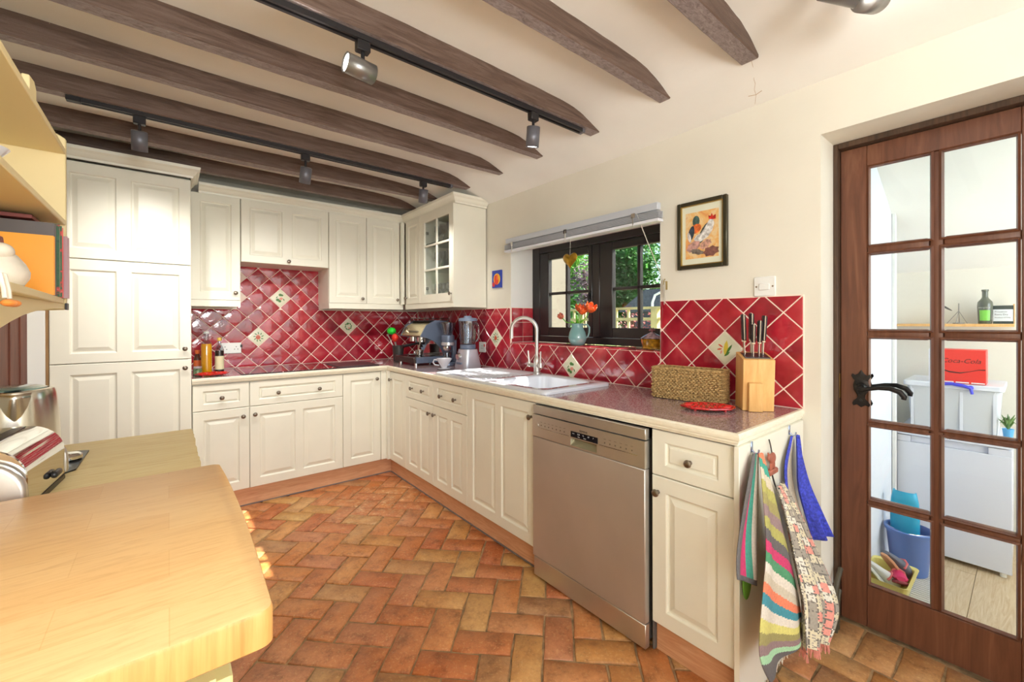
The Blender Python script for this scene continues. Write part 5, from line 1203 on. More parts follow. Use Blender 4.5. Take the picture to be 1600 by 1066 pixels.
# ------------------------------------------------------------------ things on the back worktop
Z = .9175
def bottle(name, label, prof, c, m_, extra=(), n=22):
    t = thing(name, label, 'bottle', (c[0], c[1], Z)); g = MB(); g.lathe(prof, (c[0], c[1], Z), n); g.build('body', m_, t)
    for nm, p, mm in extra: g = MB(); g.lathe(p, (c[0], c[1], Z), n); g.build(nm, mm, t)
    return t
oil = mat('olive_oil', (206, 146, 10), .08, coat=.6); darkv = mat('dark_vinegar', (40, 34, 30), .1, coat=.5); paper = mat('paper_label', (226, 216, 176), .6)
bottle('oil_bottle', 'tall clear bottle of golden oil by the larder cabinet', [(.028, 0), (.033, .003), (.033, .20), (.030, .215), (0, .216)], (.215, 3.775), oil,
       (('glass_neck', [(.0325, .2165), (.027, .228), (.0155, .240), (.0145, .275), (.0175, .277), (.0175, .288), (0, .288)], clear), ('stopper', [(.0165, .289), (.0175, .292), (.016, .303), (0, .303)], mat('clear_stopper', (214, 220, 214), .2))))
bottle('vinegar_bottle', 'dark vinegar bottle with a yellow cap and paper label next to the oil', [(.024, 0), (.028, .003), (.028, .155), (.0275, .160), (0, .161)], (.297, 3.83), darkv,
       (('glass_neck', [(.0275, .1615), (.022, .185), (.0115, .205), (.011, .232), (0, .232)], clear), ('cap', [(.0135, .2325), (.0145, .235), (.0145, .256), (0, .257)], mat('yellow_cap', (222, 190, 90), .4)), ('label', [(.0284, .02), (.0284, .12)], paper)))
bottle('sauce_bottle', 'small brown sauce bottle with an orange cap behind the spice jar', [(.020, 0), (.024, .003), (.024, .10), (.016, .125), (.012, .14), (0, .141)], (.165, 3.84), mat('brown_sauce', (92, 50, 36), .15, coat=.4),
       (('cap', [(.0135, .1415), (.015, .144), (.015, .168), (0, .169)], mat('orange_cap', (236, 120, 60), .4)), ('label', [(.0244, .05), (.0244, .095)], mat('orange_label', (226, 110, 50), .5))))
t = thing('spice_jar', 'small glass jar with green and white contents at the left end of the worktop', 'jar', (.158, 3.72, Z))
g = MB(); g.lathe([(.022, 0), (.025, .003), (.025, .04), (.021, .046), (0, .046)], (.160, 3.71, Z), 20); g.build('body', mat('green_jar', (112, 134, 96), .15, vary=.5, vscale=60), t); g = MB(); g.lathe([(.023, .0465), (.024, .05), (.024, .06), (0, .061)], (.160, 3.71, Z), 20); g.build('lid', mat('jar_lid', (206, 206, 214), .3, .5), t)
def trivet(label, c, rx, ry, rot):
    t = thing('trivet', label, 'trivet', (c[0], c[1], Z))
    g = MB(); k = 40; cr_, sr = math.cos(rot), math.sin(rot)
    def pt(a, s, z): 
        x = rx * s * math.cos(a) * (1 + .035 * math.cos(8 * a)); y = ry * s * math.sin(a) * (1 + .035 * math.cos(8 * a)); return (c[0] + x * cr_ - y * sr, c[1] + x * sr + y * cr_, Z + z)
    R = [(.985, .009), (1, .012), (.99, .016), (.95, .017), (.90, .0145), (.60, .014), (.58, .0155), (.30, .0155), (.28, .014)]
    vs = [pt(2 * math.pi * i / k, s, z) for s, z in R for i in range(k)] + [(c[0], c[1], Z + .015), (c[0], c[1], Z + .009)]
    n = len(R); fs = [(j * k + i, j * k + (i + 1) % k, (j + 1) * k + (i + 1) % k, (j + 1) * k + i) for j in range(n - 1) for i in range(k)] + [((n - 1) * k + i, (n - 1) * k + (i + 1) % k, n * k) for i in range(k)] + [(i, (i + 1) % k, n * k + 1) for i in range(k)]
    g.add(vs, fs); g.build('plate', red_glass, t, angle=20)
    g = MB()
    for i in range(12):
        a = 2 * math.pi * i / 12; p, q = pt(a, .62, .0155), pt(a + .12, .88, .0155); g.tube([p, q], .003, 6)
        p = pt(a, .44, .0165); g.sphere(p, (.007, .007, .003), 8, 5)
    g.build('relief', mat('red_relief', (214, 40, 36), .2, coat=.5) if 'red_relief' not in bpy.data.materials else bpy.data.materials['red_relief'], t)
    g = MB()
    for i in range(4): a = math.pi / 4 + math.pi / 2 * i; p = pt(a, .75, 0); g.cyl(p, (p[0], p[1], Z + .0095), .006, n=10)
    g.build('foot', red_glass, t)
trivet('round red trivet on the worktop in front of the oil bottles', (.238, 3.62), .098, .098, 0)
trivet('red heart patterned trivet on the worktop in front of the knife block', (1.755, .858), .105, .075, 2.25)
# espresso machine: front toward -x, side toward -y
t = thing('espresso_machine', 'black and steel espresso machine in the worktop corner', 'coffee machine', (1.8, 3.42, Z))
bluegrey = mat('blue_grey_panel', (108, 120, 142), .3, .3); cst = mat('cream_steel', (222, 208, 170), .25, .7); dark = mat('dark_interior', (40, 38, 40), .3, .4)
ex0, ey0, ey1 = 1.585, 3.235, 3.635
side = [(ex0 + .02, Z + .022), (ex0 + .37, Z + .022), (ex0 + .37, Z + .365), (ex0 + .20, Z + .385), (ex0 + .11, Z + .34), (ex0 + .055, Z + .245), (ex0 + .12, Z + .232), (ex0 + .19, Z + .20), (ex0 + .245, Z + .15), (ex0 + .275, Z + .095), (ex0 + .28, Z + .072), (ex0 + .02, Z + .072)]
for a in (ey0, ey1 - .012):
    g = MB(); g.prism(side, 'y', a, a + .012); g.build('side_panel', bluegrey, t, angle=30)
g = MB(); g.box(ex0 + .28, ex0 + .365, ey0 + .0125, ey1 - .0125, Z + .022, Z + .37); g.build('rear_body', chrome, t)
g = MB(); g.prism([(ex0 + .06, Z + .25), (ex0 + .115, Z + .335), (ex0 + .20, Z + .378), (ex0 + .279, Z + .372), (ex0 + .279, Z + .235), (ex0 + .12, Z + .235)], 'y', ey0 + .0125, ey1 - .0125); hd = g.build('head', cst, t, bevel=.004)
g = MB()
for i in range(7): 
    y = ey0 + .10 + i * .026; g.cyl((ex0 + .083, y, Z + .283), (ex0 + .077, y, Z + .287), .009, n=12)
g.build('button', mat('buttons', (120, 112, 100), .3, .6), hd)
g = MB(); g.cyl((ex0 + .09, ey0 + .34, Z + .29), (ex0 + .075, ey0 + .34, Z + .30), .030, n=20); g.build('gauge', chrome, hd)
g = MB(); g.box(ex0, ex0 + .279, ey0 + .0125, ey1 - .0125, Z + .022, Z + .070); g.build('drip_tray', mat('tray_brown', (74, 64, 60), .25, .5), t, bevel=.004)
g = MB()
for i in range(13): y = ey0 + .03 + i * .033; g.box(ex0 + .012, ex0 + .27, y, y + .010, Z + .0702, Z + .0735)
g.build('grille', chrome, t)
for k, y in enumerate((ey0 + .17, ey0 + .33)):
    g = MB(); g.cyl((ex0 + .15, y, Z + .234), (ex0 + .15, y, Z + .195), .036, n=22); g.build('group_head', chrome, t)
g = MB(); y = ey0 + .17; g.cyl((ex0 + .15, y, Z + .194), (ex0 + .15, y, Z + .170), .038, .033, n=22); g.tube([(ex0 + .115, y, Z + .182), (ex0 + .05, y, Z + .172), (ex0 - .03, y, Z + .160)], [.009, .011, .015], 10); g.tube([(ex0 + .15, y, Z + .170), (ex0 + .15, y - .018, Z + .150)], .008, 8); g.tube([(ex0 + .15, y, Z + .170), (ex0 + .15, y + .018, Z + .150)], .008, 8); g.build('portafilter', dark, t)
g = MB(); y = ey0 + .07; g.tube([(ex0 + .12, y, Z + .235), (ex0 + .09, y, Z + .20), (ex0 + .07, y - .01, Z + .13), (ex0 + .055, y - .02, Z + .095)], .004, 8); g.build('steam_wand', chrome, t)
g = MB(); g.lathe([(.020, 0), (.032, .004), (.038, .05), (.035, .05), (.028, .006), (0, .006)], (ex0 + .13, ey0 + .17, Z + .0738), 20); g.tube([(ex0 + .095, ey0 + .17, Z + .115), (ex0 + .08, ey0 + .17, Z + .10), (ex0 + .098, ey0 + .17, Z + .085)], .004, 6); setp(g.build('espresso_cup', chrome), 'steel cup under the spout of the espresso machine', 'cup')
g = MB()
for x in (ex0 + .15, ex0 + .34): g.tube([(x, ey0 + .02, Z + .385), (x, ey0 + .02, Z + .40), (x, ey1 - .02, Z + .40), (x, ey1 - .02, Z + .385)], .004, 6)
g.box(ex0 + .15, ex0 + .34, ey0 + .014, ey1 - .014, Z + .3725, Z + .384); g.build('cup_rail', dark, t)
g = MB()
for x in (ex0 + .04, ex0 + .33):
    for y in (ey0 + .05, ey1 - .05): g.cyl((x, y, Z), (x, y, Z + .022), .014, n=12)
g.build('foot', chrome, t)
t = thing('utensil_pot', 'dark utensil pot standing left of the espresso machine', 'pot', (1.63, 3.76, Z))
up = (1.672, 3.748); g = MB(); g.lathe([(.036, 0), (.042, .004), (.052, .15), (.047, .15), (.037, .008), (0, .008)], (*up, Z), 24, sx=1, sy=1.15); g.build('pot', mat('dark_pot', (70, 66, 64), .35, .3), t)
def utensil(name, label, m_, tip, r, flat=.35):
    t = thing(name, label, 'utensil', (*up, Z)); g = MB(); b0 = Vector((up[0] + (up[0] - tip[0]) * .25, up[1] + (up[1] - tip[1]) * .25, Z + .010)); e = Vector(tip); g.tube([b0, e], .0045, 8); g.build('handle', steel, t)
    g = MB(); g.sphere(tip, (r * .8, r, r * flat * 1.8), 18, 10); g.build('head', m_, t)
utensil('silicone_ladle', 'bright green round headed utensil in the dark pot', mat('bright_green', (40, 214, 60), .3), (1.63, 3.80, Z + .285), .050, .38)
utensil('red_spatula', 'red spatula leaning from the dark pot toward the espresso machine', mat('bright_red', (222, 50, 36), .35), (1.615, 3.69, Z + .225), .036, .6)
utensil('steel_spoon', 'slim steel spoon at the left of the dark utensil pot', steel, (1.62, 3.865, Z + .245), .014, .5)
# coffee grinder
t = thing('coffee_grinder', 'grey coffee grinder with a clear hopper between espresso machine and blender', 'grinder', (1.80, 3.03, Z)); c = (1.845, 3.125); t.location = (*c, Z); W[t] = Matrix.Translation(t.location); t.scale = (1.07, 1.07, 1.08)
g = MB(); g.lathe([(.058, 0), (.062, .004), (.062, .02), (.052, .026), (0, .026)], (*c, Z), 28); g.build('base', bluegrey, t)
g = MB(); g.box(c[0] + .025, c[0] + .062, c[1] - .03, c[1] + .03, Z + .0265, Z + .20); g.build('column', bluegrey, t, bevel=.006)
g = MB(); g.lathe([(.030, .0265), (.038, .03), (.038, .10), (.034, .104), (.033, .10), (.033, .03), (0, .03)], (c[0] - .012, c[1], Z), 24); g.build('glass_container', clear, t)
g = MB(); g.lathe([(.028, .118), (.034, .128), (.034, .150), (.028, .156)], (c[0] - .012, c[1], Z), 24); g.build('burr_ring', chrome, t)
g = MB(); g.lathe([(.050, .157), (.054, .162), (.054, .182), (.05, .184)], (c[0] - .004, c[1], Z), 28); g.build('collar', mat('white_silver', (206, 208, 214), .25, .6), t)
g = MB(); g.lathe([(.05, .1845), (.052, .19), (.052, .232), (.046, .238)], (c[0] - .004, c[1], Z), 28); g.build('motor_band', bluegrey, t)
g = MB(); g.lathe([(.034, .2385), (.036, .245), (.062, .325), (.064, .330), (.060, .330), (.034, .25), (0, .25)], (c[0] - .004, c[1], Z), 28); g.build('hopper', clear, t)
g = MB(); g.lathe([(.0645, .3305), (.064, .336), (.03, .342), (0, .343)], (c[0] - .004, c[1], Z), 28); g.build('lid', glass('smoky_lid_glass', (170, 170, 176), .2), t)
# blender
t = thing('blender', 'glass jug blender with a silver base beside the drainer', 'blender', (1.9, 2.83, Z)); c = (1.865, 2.855); t.location = (*c, Z); W[t] = Matrix.Translation(t.location); t.scale = (1.12, 1.12, 1.12)
sil = mat('silver_paint', (196, 198, 208), .3, .5)
A = rrect(c[0] - .072, c[0] + .072, c[1] - .078, c[1] + .078, .03, Z); B = rrect(c[0] - .074, c[0] + .074, c[1] - .080, c[1] + .080, .03, Z + .01); C2 = rrect(c[0] - .055, c[0] + .055, c[1] - .062, c[1] + .062, .035, Z + .135)
g = MB(); m = len(A); g.add(A + B + C2, [(j * m + i, j * m + (i + 1) % m, (j + 1) * m + (i + 1) % m, (j + 1) * m + i) for j in range(2) for i in range(m)] + [tuple(range(m))[::-1], tuple(range(2 * m, 3 * m))]); g.build('motor_base', sil, t)
g = MB(); g.cyl((c[0] - .064, c[1] + .01, Z + .085), (c[0] - .084, c[1] + .01, Z + .082), .024, .021, 22); g.build('dial', chrome, t); g = MB(); g.box(c[0] - .079, c[0] - .067, c[1] - .03, c[1] + .03, Z + .03, Z + .045); g.build('button_strip', mat('blender_grey', (110, 120, 140), .4), t)
g = MB(); g.lathe([(.052, .1355), (.056, .14), (.056, .165), (.052, .168)], (*c, Z), 28); g.build('jar_collar', mat('blue_grey_collar', (96, 108, 130), .4), t)
g = MB(); prof = [(.050, .1685), (.054, .172), (.066, .335), (.062, .335), (.050, .176), (0, .175)]; vs = []; k = 48
for r, z in prof[:-1]:
    for i in range(k): a = 2 * math.pi * i / k; rr = r * (1 + .03 * math.cos(8 * a)); vs.append((c[0] + rr * math.cos(a), c[1] + rr * math.sin(a), Z + z))
g.add(vs, [(j * k + i, j * k + (i + 1) % k, (j + 1) * k + (i + 1) % k, (j + 1) * k + i) for j in range(4) for i in range(k)] + [tuple(range(4 * k, 5 * k))]); g.build('glass_jug', clear, t)
g = MB(); d = Vector((.25, -1, 0)).normalized(); q = lambda r, z: (c[0] + d.x * r, c[1] + d.y * r, Z + z); g.tube([q(.062, .315), q(.085, .322), q(.103, .30), q(.103, .22), q(.088, .195), q(.058, .20)], .0085, 10); g.build('jug_handle', clear, t)
g = MB(); g.lathe([(.067, .3355), (.068, .34), (.064, .356), (.03, .360), (.026, .372), (0, .373)], (*c, Z), 30); g.build('lid', mat('blue_grey_lid', (120, 136, 160), .35), t)
# dripper over a cup
t = thing('coffee_dripper', 'white ceramic pour over dripper standing on a glass saucer in front of the grinder', 'dripper', (1.66, 2.885, Z)); c = (1.662, 2.88); t.location = (*c, Z); W[t] = Matrix.Translation(t.location); t.scale = (1.1, 1.1, 1.08)
g = MB(); g.lathe([(.044, 0), (.050, .003), (.046, .006), (0, .006)], (*c, Z), 26); g.build('saucer', clear, t)
g = MB(); g.lathe([(.046, .0065), (.047, .010), (.020, .013), (.020, .018), (.030, .034), (.056, .078), (.057, .080), (.052, .080), (.026, .036), (0, .03)], (*c, Z), 30); g.build('cone', white_cer, t)
dd = Vector((-.78, .63, 0)); g = MB()
for s in (1,): g.tube([(c[0] + dd.x * .048, c[1] + dd.y * .048, Z + .068), (c[0] + dd.x * .070, c[1] + dd.y * .070, Z + .07), (c[0] + dd.x * .078, c[1] + dd.y * .078, Z + .052), (c[0] + dd.x * .066, c[1] + dd.y * .066, Z + .034), (c[0] + dd.x * .034, c[1] + dd.y * .034, Z + .030)], .0048, 8)
g.build('handle', white_cer, t)
# ------------------------------------------------------------------ window sill things
SZ = 1.1282
t = thing('jug_vase', 'pale teal ceramic jug holding orange tulips on the window sill', 'jug', (2.14, 1.915, SZ)); c = (2.135, 1.928)
g = MB(); g.lathe([(r * 1.14, z * 1.14) for r, z in [(.034, 0), (.040, .004), (.052, .03), (.054, .045), (.048, .075), (.036, .10), (.033, .112), (.037, .128), (.034, .128), (.030, .112), (.032, .10), (.044, .07), (.048, .04), (0, .01)]], (*c, SZ), 32); g.build('body', mat('teal_glaze', (116, 160, 160), .1, coat=.6), t)
d = Vector((.62, -.78, 0)); q = lambda r, z: (c[0] + d.x * r * 1.14, c[1] + d.y * r * 1.14, SZ + z * 1.14); g = MB(); g.tube([q(.035, .118), q(.055, .122), q(.070, .105), q(.069, .075), q(.060, .05), q(.050, .043)], [.006, .0065, .0065, .006, .006, .005], 10); g.build('handle', bpy.data.materials['teal_glaze'], t)
orangep = mat('tulip_orange', (240, 96, 34), .5, vary=.35, vscale=60); stemg = mat('tulip_stem', (110, 190, 50), .5)
def tulip(label, tip, r, m_, open_=1.0, leaf=True):
    t = thing('tulip', label, 'flower', (*c, SZ), 'tulips in the jug'); s0 = Vector((c[0], c[1], SZ + .03)); e = Vector(tip); mid_ = (s0 + e) / 2 + Vector((0, 0, .02)); r_ = Vector((c[0] + (e.x - c[0]) * .3, c[1] + (e.y - c[1]) * .3, SZ + .148))
    g = MB(); g.tube([s0, r_, mid_ * .5 + e * .5 + Vector((0, 0, 0)), e], .003, 7); g.build('stem', stemg, t)
    ax = (e - mid_).normalized(); u = ax.orthogonal().normalized(); v = ax.cross(u)
    for k in range(6):
        a = math.pi / 3 * k; rd = u * math.cos(a) + v * math.sin(a); sd = ax.cross(rd); rows = []
        for j in range(6):
            f = j / 5; w_ = r * .62 * math.sin(math.pi * (.12 + .80 * f)) ; rr = r * (.25 + .75 * math.sin(f * 1.9) * open_ - (.0 if k % 2 else .08)); rows.append([e + ax * (f * r * 1.7) + rd * rr * (1 - .1 * abs(s_)) + sd * (w_ * s_) for s_ in (-1, -.5, 0, .5, 1)])
        g = MB(); g.sheet(rows); g.build('petal', m_, t, recalc=False, solid=.0012)
    return t
tulip('orange tulip opening at the top left of the jug bouquet', (2.13, 1.905, 1.352), .031, orangep)
tulip('orange tulip in the middle of the jug bouquet', (2.11, 1.868, 1.335), .031, orangep)
tulip('wide open orange tulip at the right of the jug bouquet', (2.12, 1.815, 1.35), .034, orangep, 1.25)
tulip('pinkish drooping tulip leaning left over the window pane', (2.135, 2.065, 1.31), .024, mat('tulip_pink', (206, 110, 84), .5, vary=.2, vscale=60), .85)
t = thing('tulip_leaves', 'long light green tulip leaves standing in the teal jug', 'leaves', (*c, SZ))
for tip, w_ in (((2.12, 2.02, 1.29), .016), ((2.14, 1.99, 1.27), .014), ((2.12, 1.93, 1.34), .014), ((2.10, 1.90, 1.30), .013), ((2.12, 1.855, 1.30), .014), ((2.14, 1.88, 1.28), .012)):
    s0 = Vector((c[0], c[1], SZ + .05)); e = Vector(tip); rim = Vector((c[0] + (e.x - c[0]) * .3, c[1] + (e.y - c[1]) * .3, SZ + .15)); rows = []
    pth = [s0, rim, rim * .5 + e * .5 + Vector((0, 0, .012)), e]
    for j, (p, f) in enumerate(zip(pth, (.3, .7, 1, .06))): rows.append([p + Vector((.3, -1, 0)).normalized() * (w_ * .6 * f * s_) + Vector((.004 * abs(s_), 0, 0)) for s_ in (-1, 0, 1)])
    g = MB(); g.sheet(rows); g.build('leaf', stemg, t, recalc=False, solid=.001, sub=1)
t = thing('butter_dish', 'amber glazed lidded dish at the right end of the window sill', 'dish', (2.13, 1.35, SZ)); c = (2.15, 1.372)
amber = mat('amber_glaze', (160, 116, 24), .15, coat=.6, vary=.35, vscale=50); g = MB(); g.lathe([(.048, 0), (.056, .003), (.056, .008), (.052, .012), (.054, .02), (.062, .054), (.066, .058), (0, .060)], (*c, SZ), 30, sx=.8, sy=1.12); g.build('bowl', amber, t)
g = MB(); g.lathe([(.064, .0605), (.058, .066), (.034, .082), (.014, .092), (.012, .096), (0, .096)], (*c, SZ), 30, sx=.8, sy=1.12); g.build('lid', mat('brown_grey_glaze', (150, 120, 128), .12, coat=.6, vary=.4, vscale=50), t)
g = MB(); g.tube([(c[0], c[1] + .018, SZ + .106), (c[0], c[1] + .008, SZ + .116), (c[0], c[1], SZ + .100), (c[0], c[1] - .008, SZ + .116), (c[0], c[1] - .018, SZ + .106)], [.006, .008, .007, .008, .006], 8); g.build('knob', mat('mauve_knob', (130, 84, 88), .2), t)
g = MB(); g.lathe([(.0, 0), (.022, 0), (.028, .004), (.026, .006), (0, .004)], (2.19, 1.475, SZ), 22); setp(g.build('saucer', mat('pale_green_saucer', (206, 214, 196), .2)), 'small pale saucer on the window sill beside the amber dish', 'saucer')
# ------------------------------------------------------------------ things on the near right worktop
# woven basket
t = thing('seagrass_basket', 'rectangular woven seagrass basket on the worktop left of the knife block', 'basket')
hx, hy, hh = .052, .158, .142
def perim(k, off, hx_=hx, hy_=hy):
    per = 4 * (hx_ + hy_); s = (k % 1) * per; r = []
    if s < 2 * hy_: return (hx_ + off, -hy_ + s)
    s -= 2 * hy_
    if s < 2 * hx_: return (hx_ - s, hy_ + off)
    s -= 2 * hx_
    if s < 2 * hy_: return (-hx_ - off, hy_ - s)
    s -= 2 * hy_; return (-hx_ + s, -hy_ - off)
nr = 17
for r in range(nr):
    g = MB(); K = 104; z = .006 + r * (hh - .008) / (nr - 1); pts = []
    for i in range(K):
        x, y = perim(i / K, .0026 * (1 if (i // 1 + r) % 2 else -1)); pts.append((x, y, z + .0010 * math.sin(i * 1.3 + r)))
    g.tube(pts, .0046, 5, closed=True); g.build('woven_row', seagrass, t)
g = MB(); g.box(-hx + .004, hx - .004, -hy + .004, hy - .004, 0, .004); g.build('base', seagrass, t)
g = MB(); pts = [(*perim(i / 60, 0), hh + .003) for i in range(60)]; g.tube(pts, .0062, 6, closed=True); g.build('rim', seagrass, t)
place(t, (1.905, 1.018, Z + .001), .13)
# knife block with knives
t = thing('knife_block', 'light bamboo knife block with a short scissor pocket in front', 'knife block')
g = MB(); W2 = .058; L0, L1 = -.040, .066
poly = [(L0, 0), (L1 + .02, 0), (L1, .235), (L0 - .025, .205)]
lean = [(-.048, 0), (.074, 0), (.060, .236), (-.066, .212)]
g.prism(lean, 'x', -W2, W2); g.build('body', bamboo, t, bevel=.002)
g = MB(); g.prism([(-.047, .2155), (.041, .2295), (.041, .2335), (-.047, .2195)], 'x', -W2 + .012, W2 - .012); g.build('bristle_insert', black, t)
g = MB(); g.prism([(-.0485, 0), (-.070, 0), (-.0785, .118), (-.0565, .118)], 'x', -.040, .012); g.build('pocket', bamboo, t, bevel=.002)
kb = t; place(t, (1.912, .735, Z), -.95)
kd = Vector((.0, -.13, 1)).normalized()
Mkb = Matrix.Translation((1.912, .735, Z)) @ Matrix.Rotation(-.95, 4, 'Z')
for k, (x, y, L, w_, tl, lb) in enumerate(((-.034, .022, .118, .014, -.06, 'tallest black handled knife, at the left back of the knife block'), (-.004, .034, .120, .015, -.03, 'black handled knife at the middle back of the knife block'), (.034, .018, .112, .014, .02, 'black handled knife at the right of the knife block'),
    (-.012, -.022, .082, .011, -.02, 'short black handled knife at the front of the knife block'), (.012, -.012, .096, .011, 0, 'medium black handled knife just right of the short front one'))):
    t = thing('knife', lb, 'knife', (0, 0, 0), 'knives in the block'); b0 = Vector((x, y, .235 + y * .16 - .002)); d = Vector((tl, -.13, 1)).normalized(); up_ = .045
    n_ = Vector((1, 0, 0)); s_ = d.cross(n_).normalized(); n_ = s_.cross(d)
    def bar_(name, a, b, hw, ht, m_, bv):
        g = MB(); p0, p1 = b0 + d * a, b0 + d * b
        g.add([p + s_ * i * hw + n_ * j * ht for p in (p0, p1) for i in (-1, 1) for j in (-1, 1)], [(0, 1, 3, 2), (4, 6, 7, 5), (0, 4, 5, 1), (2, 3, 7, 6), (0, 2, 6, 4), (1, 5, 7, 3)]); g.build(name, m_, t, bevel=bv)
    bar_('blade', -.01, up_, w_ * .9, .0010, steel, 0); bar_('bolster', up_, up_ + .008, w_ * .9, .006, chrome, .001); bar_('handle', up_ + .0085, up_ + L, w_, .008, black, .0035)
    g = MB()
    for f in (.3, .55, .8): p = b0 + d * (up_ + L * f); g.cyl(p - n_ * .0085, p + n_ * .0085, .0022, n=8)
    bar_('tang', up_ + .010, up_ + L + .002, w_ + .0008, .0012, chrome, 0); g.build('rivet', chrome, t)
    t.location = (1.912, .735, Z); t.rotation_euler = (0, 0, -.95)
# ------------------------------------------------------------------ hooks and towels on the end panel
hookm = mat('hook_steel', (170, 184, 214), .2, .9)
def hook(label, x, z, y=.598):
    t = thing('wall_hook', label, 'hook', (x, y, z), 'hooks on the end panel'); g = MB(); g.box(x - .007, x + .007, y - .003, y, z - .012, z + .026); g.build('plate', hookm, t, bevel=.002)
    g = MB(); g.tube([(x, y - .003, z - .004), (x, y - .012, z - .014), (x, y - .022, z - .010), (x, y - .024, z + .002)], .0028, 8); g.build('prong', hookm, t)
hook('small steel hook holding the striped tea towel', 1.528, .855); hook('small steel hook holding the blue cloth', 1.879, .855)
t = thing('wooden_hook', 'carved reddish wooden sheep hook above the patterned tea towel', 'hook', (1.66, .59, .78))
wm_ = mat('red_wood', (168, 98, 78), .5, vary=.15, vscale=30); hx_, hy_ = 1.668, .581
MB().box(hx_ - .036, hx_ + .036, hy_ - .006, hy_ + .012, .741, .761).build('base', wm_, t, bevel=.004)
g = MB(); g.sphere((hx_ + .004, hy_ + .003, .797), (.024, .008, .021), 18, 10); g.sphere((hx_ - .026, hy_ + .003, .805), (.009, .006, .014), 12, 8); g.tube([(hx_ - .03, hy_ + .003, .81), (hx_ - .036, hy_ + .003, .824)], [.004, .002], 6); g.build('sheep', wm_, t)
g = MB()
for dx in (-.014, -.004, .014, .020): g.tube([(hx_ + dx * .9, hy_ + .003, .783), (hx_ + dx, hy_ + .003, .761)], .0035, 6)
g.build('leg', wm_, t)
g = MB(); g.tube([(hx_ + .004, .595, .862), (hx_ + .004, hy_ + .009, .84), (hx_ + .002, hy_ + .004, .815)], .0022, 6); g.tube([(hx_ - .004, hy_ + .002, .742), (hx_ - .003, hy_ - .006, .71), (hx_ - .002, hy_ - .014, .690), (hx_ + .002, hy_ - .020, .698)], .0028, 6); g.build('wire', text_dark, t)
C0 = Vector((0, 0, 1.286))
def fit(p):
    p = Vector(p)
    if p.x > 1.985: p = C0 + (p - C0) * (1.985 / p.x)
    return p
def cloth(name, L, R_, mats, fm, parent, nu=22, nv=40, folds=3, amp=.012, ph=0, fringe=False):
    L = [fit(p) for p in L]; R_ = [fit(p) for p in R_]
    def ev(P, f):
        f *= len(P) - 1; i = min(int(f), len(P) - 2); u = f - i
        p0, p1, p2, p3 = P[max(i - 1, 0)], P[i], P[i + 1], P[min(i + 2, len(P) - 1)]
        return .5 * ((2 * p1) + (p2 - p0) * u + (2 * p0 - 5 * p1 + 4 * p2 - p3) * u * u + (3 * p1 - p0 - 3 * p2 + p3) * u ** 3)
    rows = []
    for j in range(nv + 1):
        f = j / nv; a, b = ev(L, f), ev(R_, f); row = []
        for i in range(nu + 1):
            s = i / nu; p = a.lerp(b, s); am = amp * (.35 + .65 * f)
            p = p + Vector((0, -am * (1 + math.sin(2 * math.pi * folds * s + ph + f * 1.2)) * .5 - .004 * math.sin(3 * s + 6 * f), 0)); row.append(p)
        rows.append(row)
    g = MB(); g.sheet(rows, fm=fm); o = g.build(name, mats, parent, recalc=False, solid=.0025, angle=80)
    return o, rows
def cm(name, rgb): return mat('cloth_' + name, rgb, .95, vary=.06, vscale=140, bs=300, bstr=.3)
CL = {k: cm(k, v) for k, v in dict(beige=(206, 194, 172), coral=(236, 134, 100), teal=(76, 160, 140), blue=(72, 146, 160), olive=(176, 170, 98), khaki=(160, 150, 96), lime=(216, 208, 122), grey=(134, 128, 122), dark=(104, 100, 100), pink=(206, 66, 112), mauve=(150, 126, 126), mint=(168, 212, 170), cream=(224, 214, 200), green=(84, 150, 110)).items()}
t = thing('striped_tea_towel', 'multicoloured striped tea towel hanging from the left hook on the end panel', 'towel', (1.52, .57, .85))
names = list(CL); ms = [CL[k] for k in names]
seq = ['coral', 'teal', 'beige', 'olive', 'grey', 'khaki', 'dark', 'pink', 'green', 'cream', 'grey', 'coral', 'blue', 'beige', 'lime', 'khaki', 'mauve', 'mint', 'mauve', 'dark']
seq = ['coral', 'teal', 'beige', 'olive', 'khaki', 'mauve', 'olive', 'dark', 'pink', 'green', 'cream', 'beige', 'coral', 'blue', 'cream', 'lime', 'khaki', 'mauve', 'mint', 'dark']
nvF = 150
fmF = lambda i, j: names.index(seq[max(0, min(len(seq) - 1, int((j + (30 - i) * .42 * (.3 + j / nvF)) / nvF * len(seq))))])
cloth('front_fold', [(1.523, .578, .846), (1.469, .55, .716), (1.416, .525, .58), (1.365, .515, .468), (1.324, .51, .323), (1.385, .51, .21)], [(1.552, .58, .842), (1.603, .55, .68), (1.644, .525, .502), (1.698, .515, .332), (1.715, .512, .25), (1.726, .51, .205)], ms, fmF, t, nu=60, nv=nvF, folds=1.6, amp=.022)
vs_ = ['dark', 'dark', 'pink', 'pink', 'teal', 'cream', 'beige', 'beige']
fmR = lambda i, j: names.index('dark') if j > 36 else names.index(vs_[min(7, int(i / 22 * 8))])
cloth('rear_fold', [(1.50, .588, .848), (1.391, .575, .732), (1.325, .568, .608), (1.293, .563, .528)], [(1.545, .588, .844), (1.535, .58, .694), (1.499, .575, .542), (1.485, .573, .425)], ms, fmR, t, nu=22, nv=40, folds=1.5, amp=.02)
g = MB(); rnd = random.Random(4)
for i in range(26):
    f = i / 25; a = Vector((1.385, .503, .21)).lerp(Vector((1.726, .50, .205)), f); a.z -= .0; g.tube([a, a + Vector((rnd.uniform(-.006, .006), rnd.uniform(-.003, .003), -.013))], .0016, 4)
g.build('fringe', CL['cream'], t, kind='stuff')
t = thing('patterned_tea_towel', 'tea towel printed with pink, grey and cream house shapes on the wooden hook', 'towel', (1.7, .57, .70))
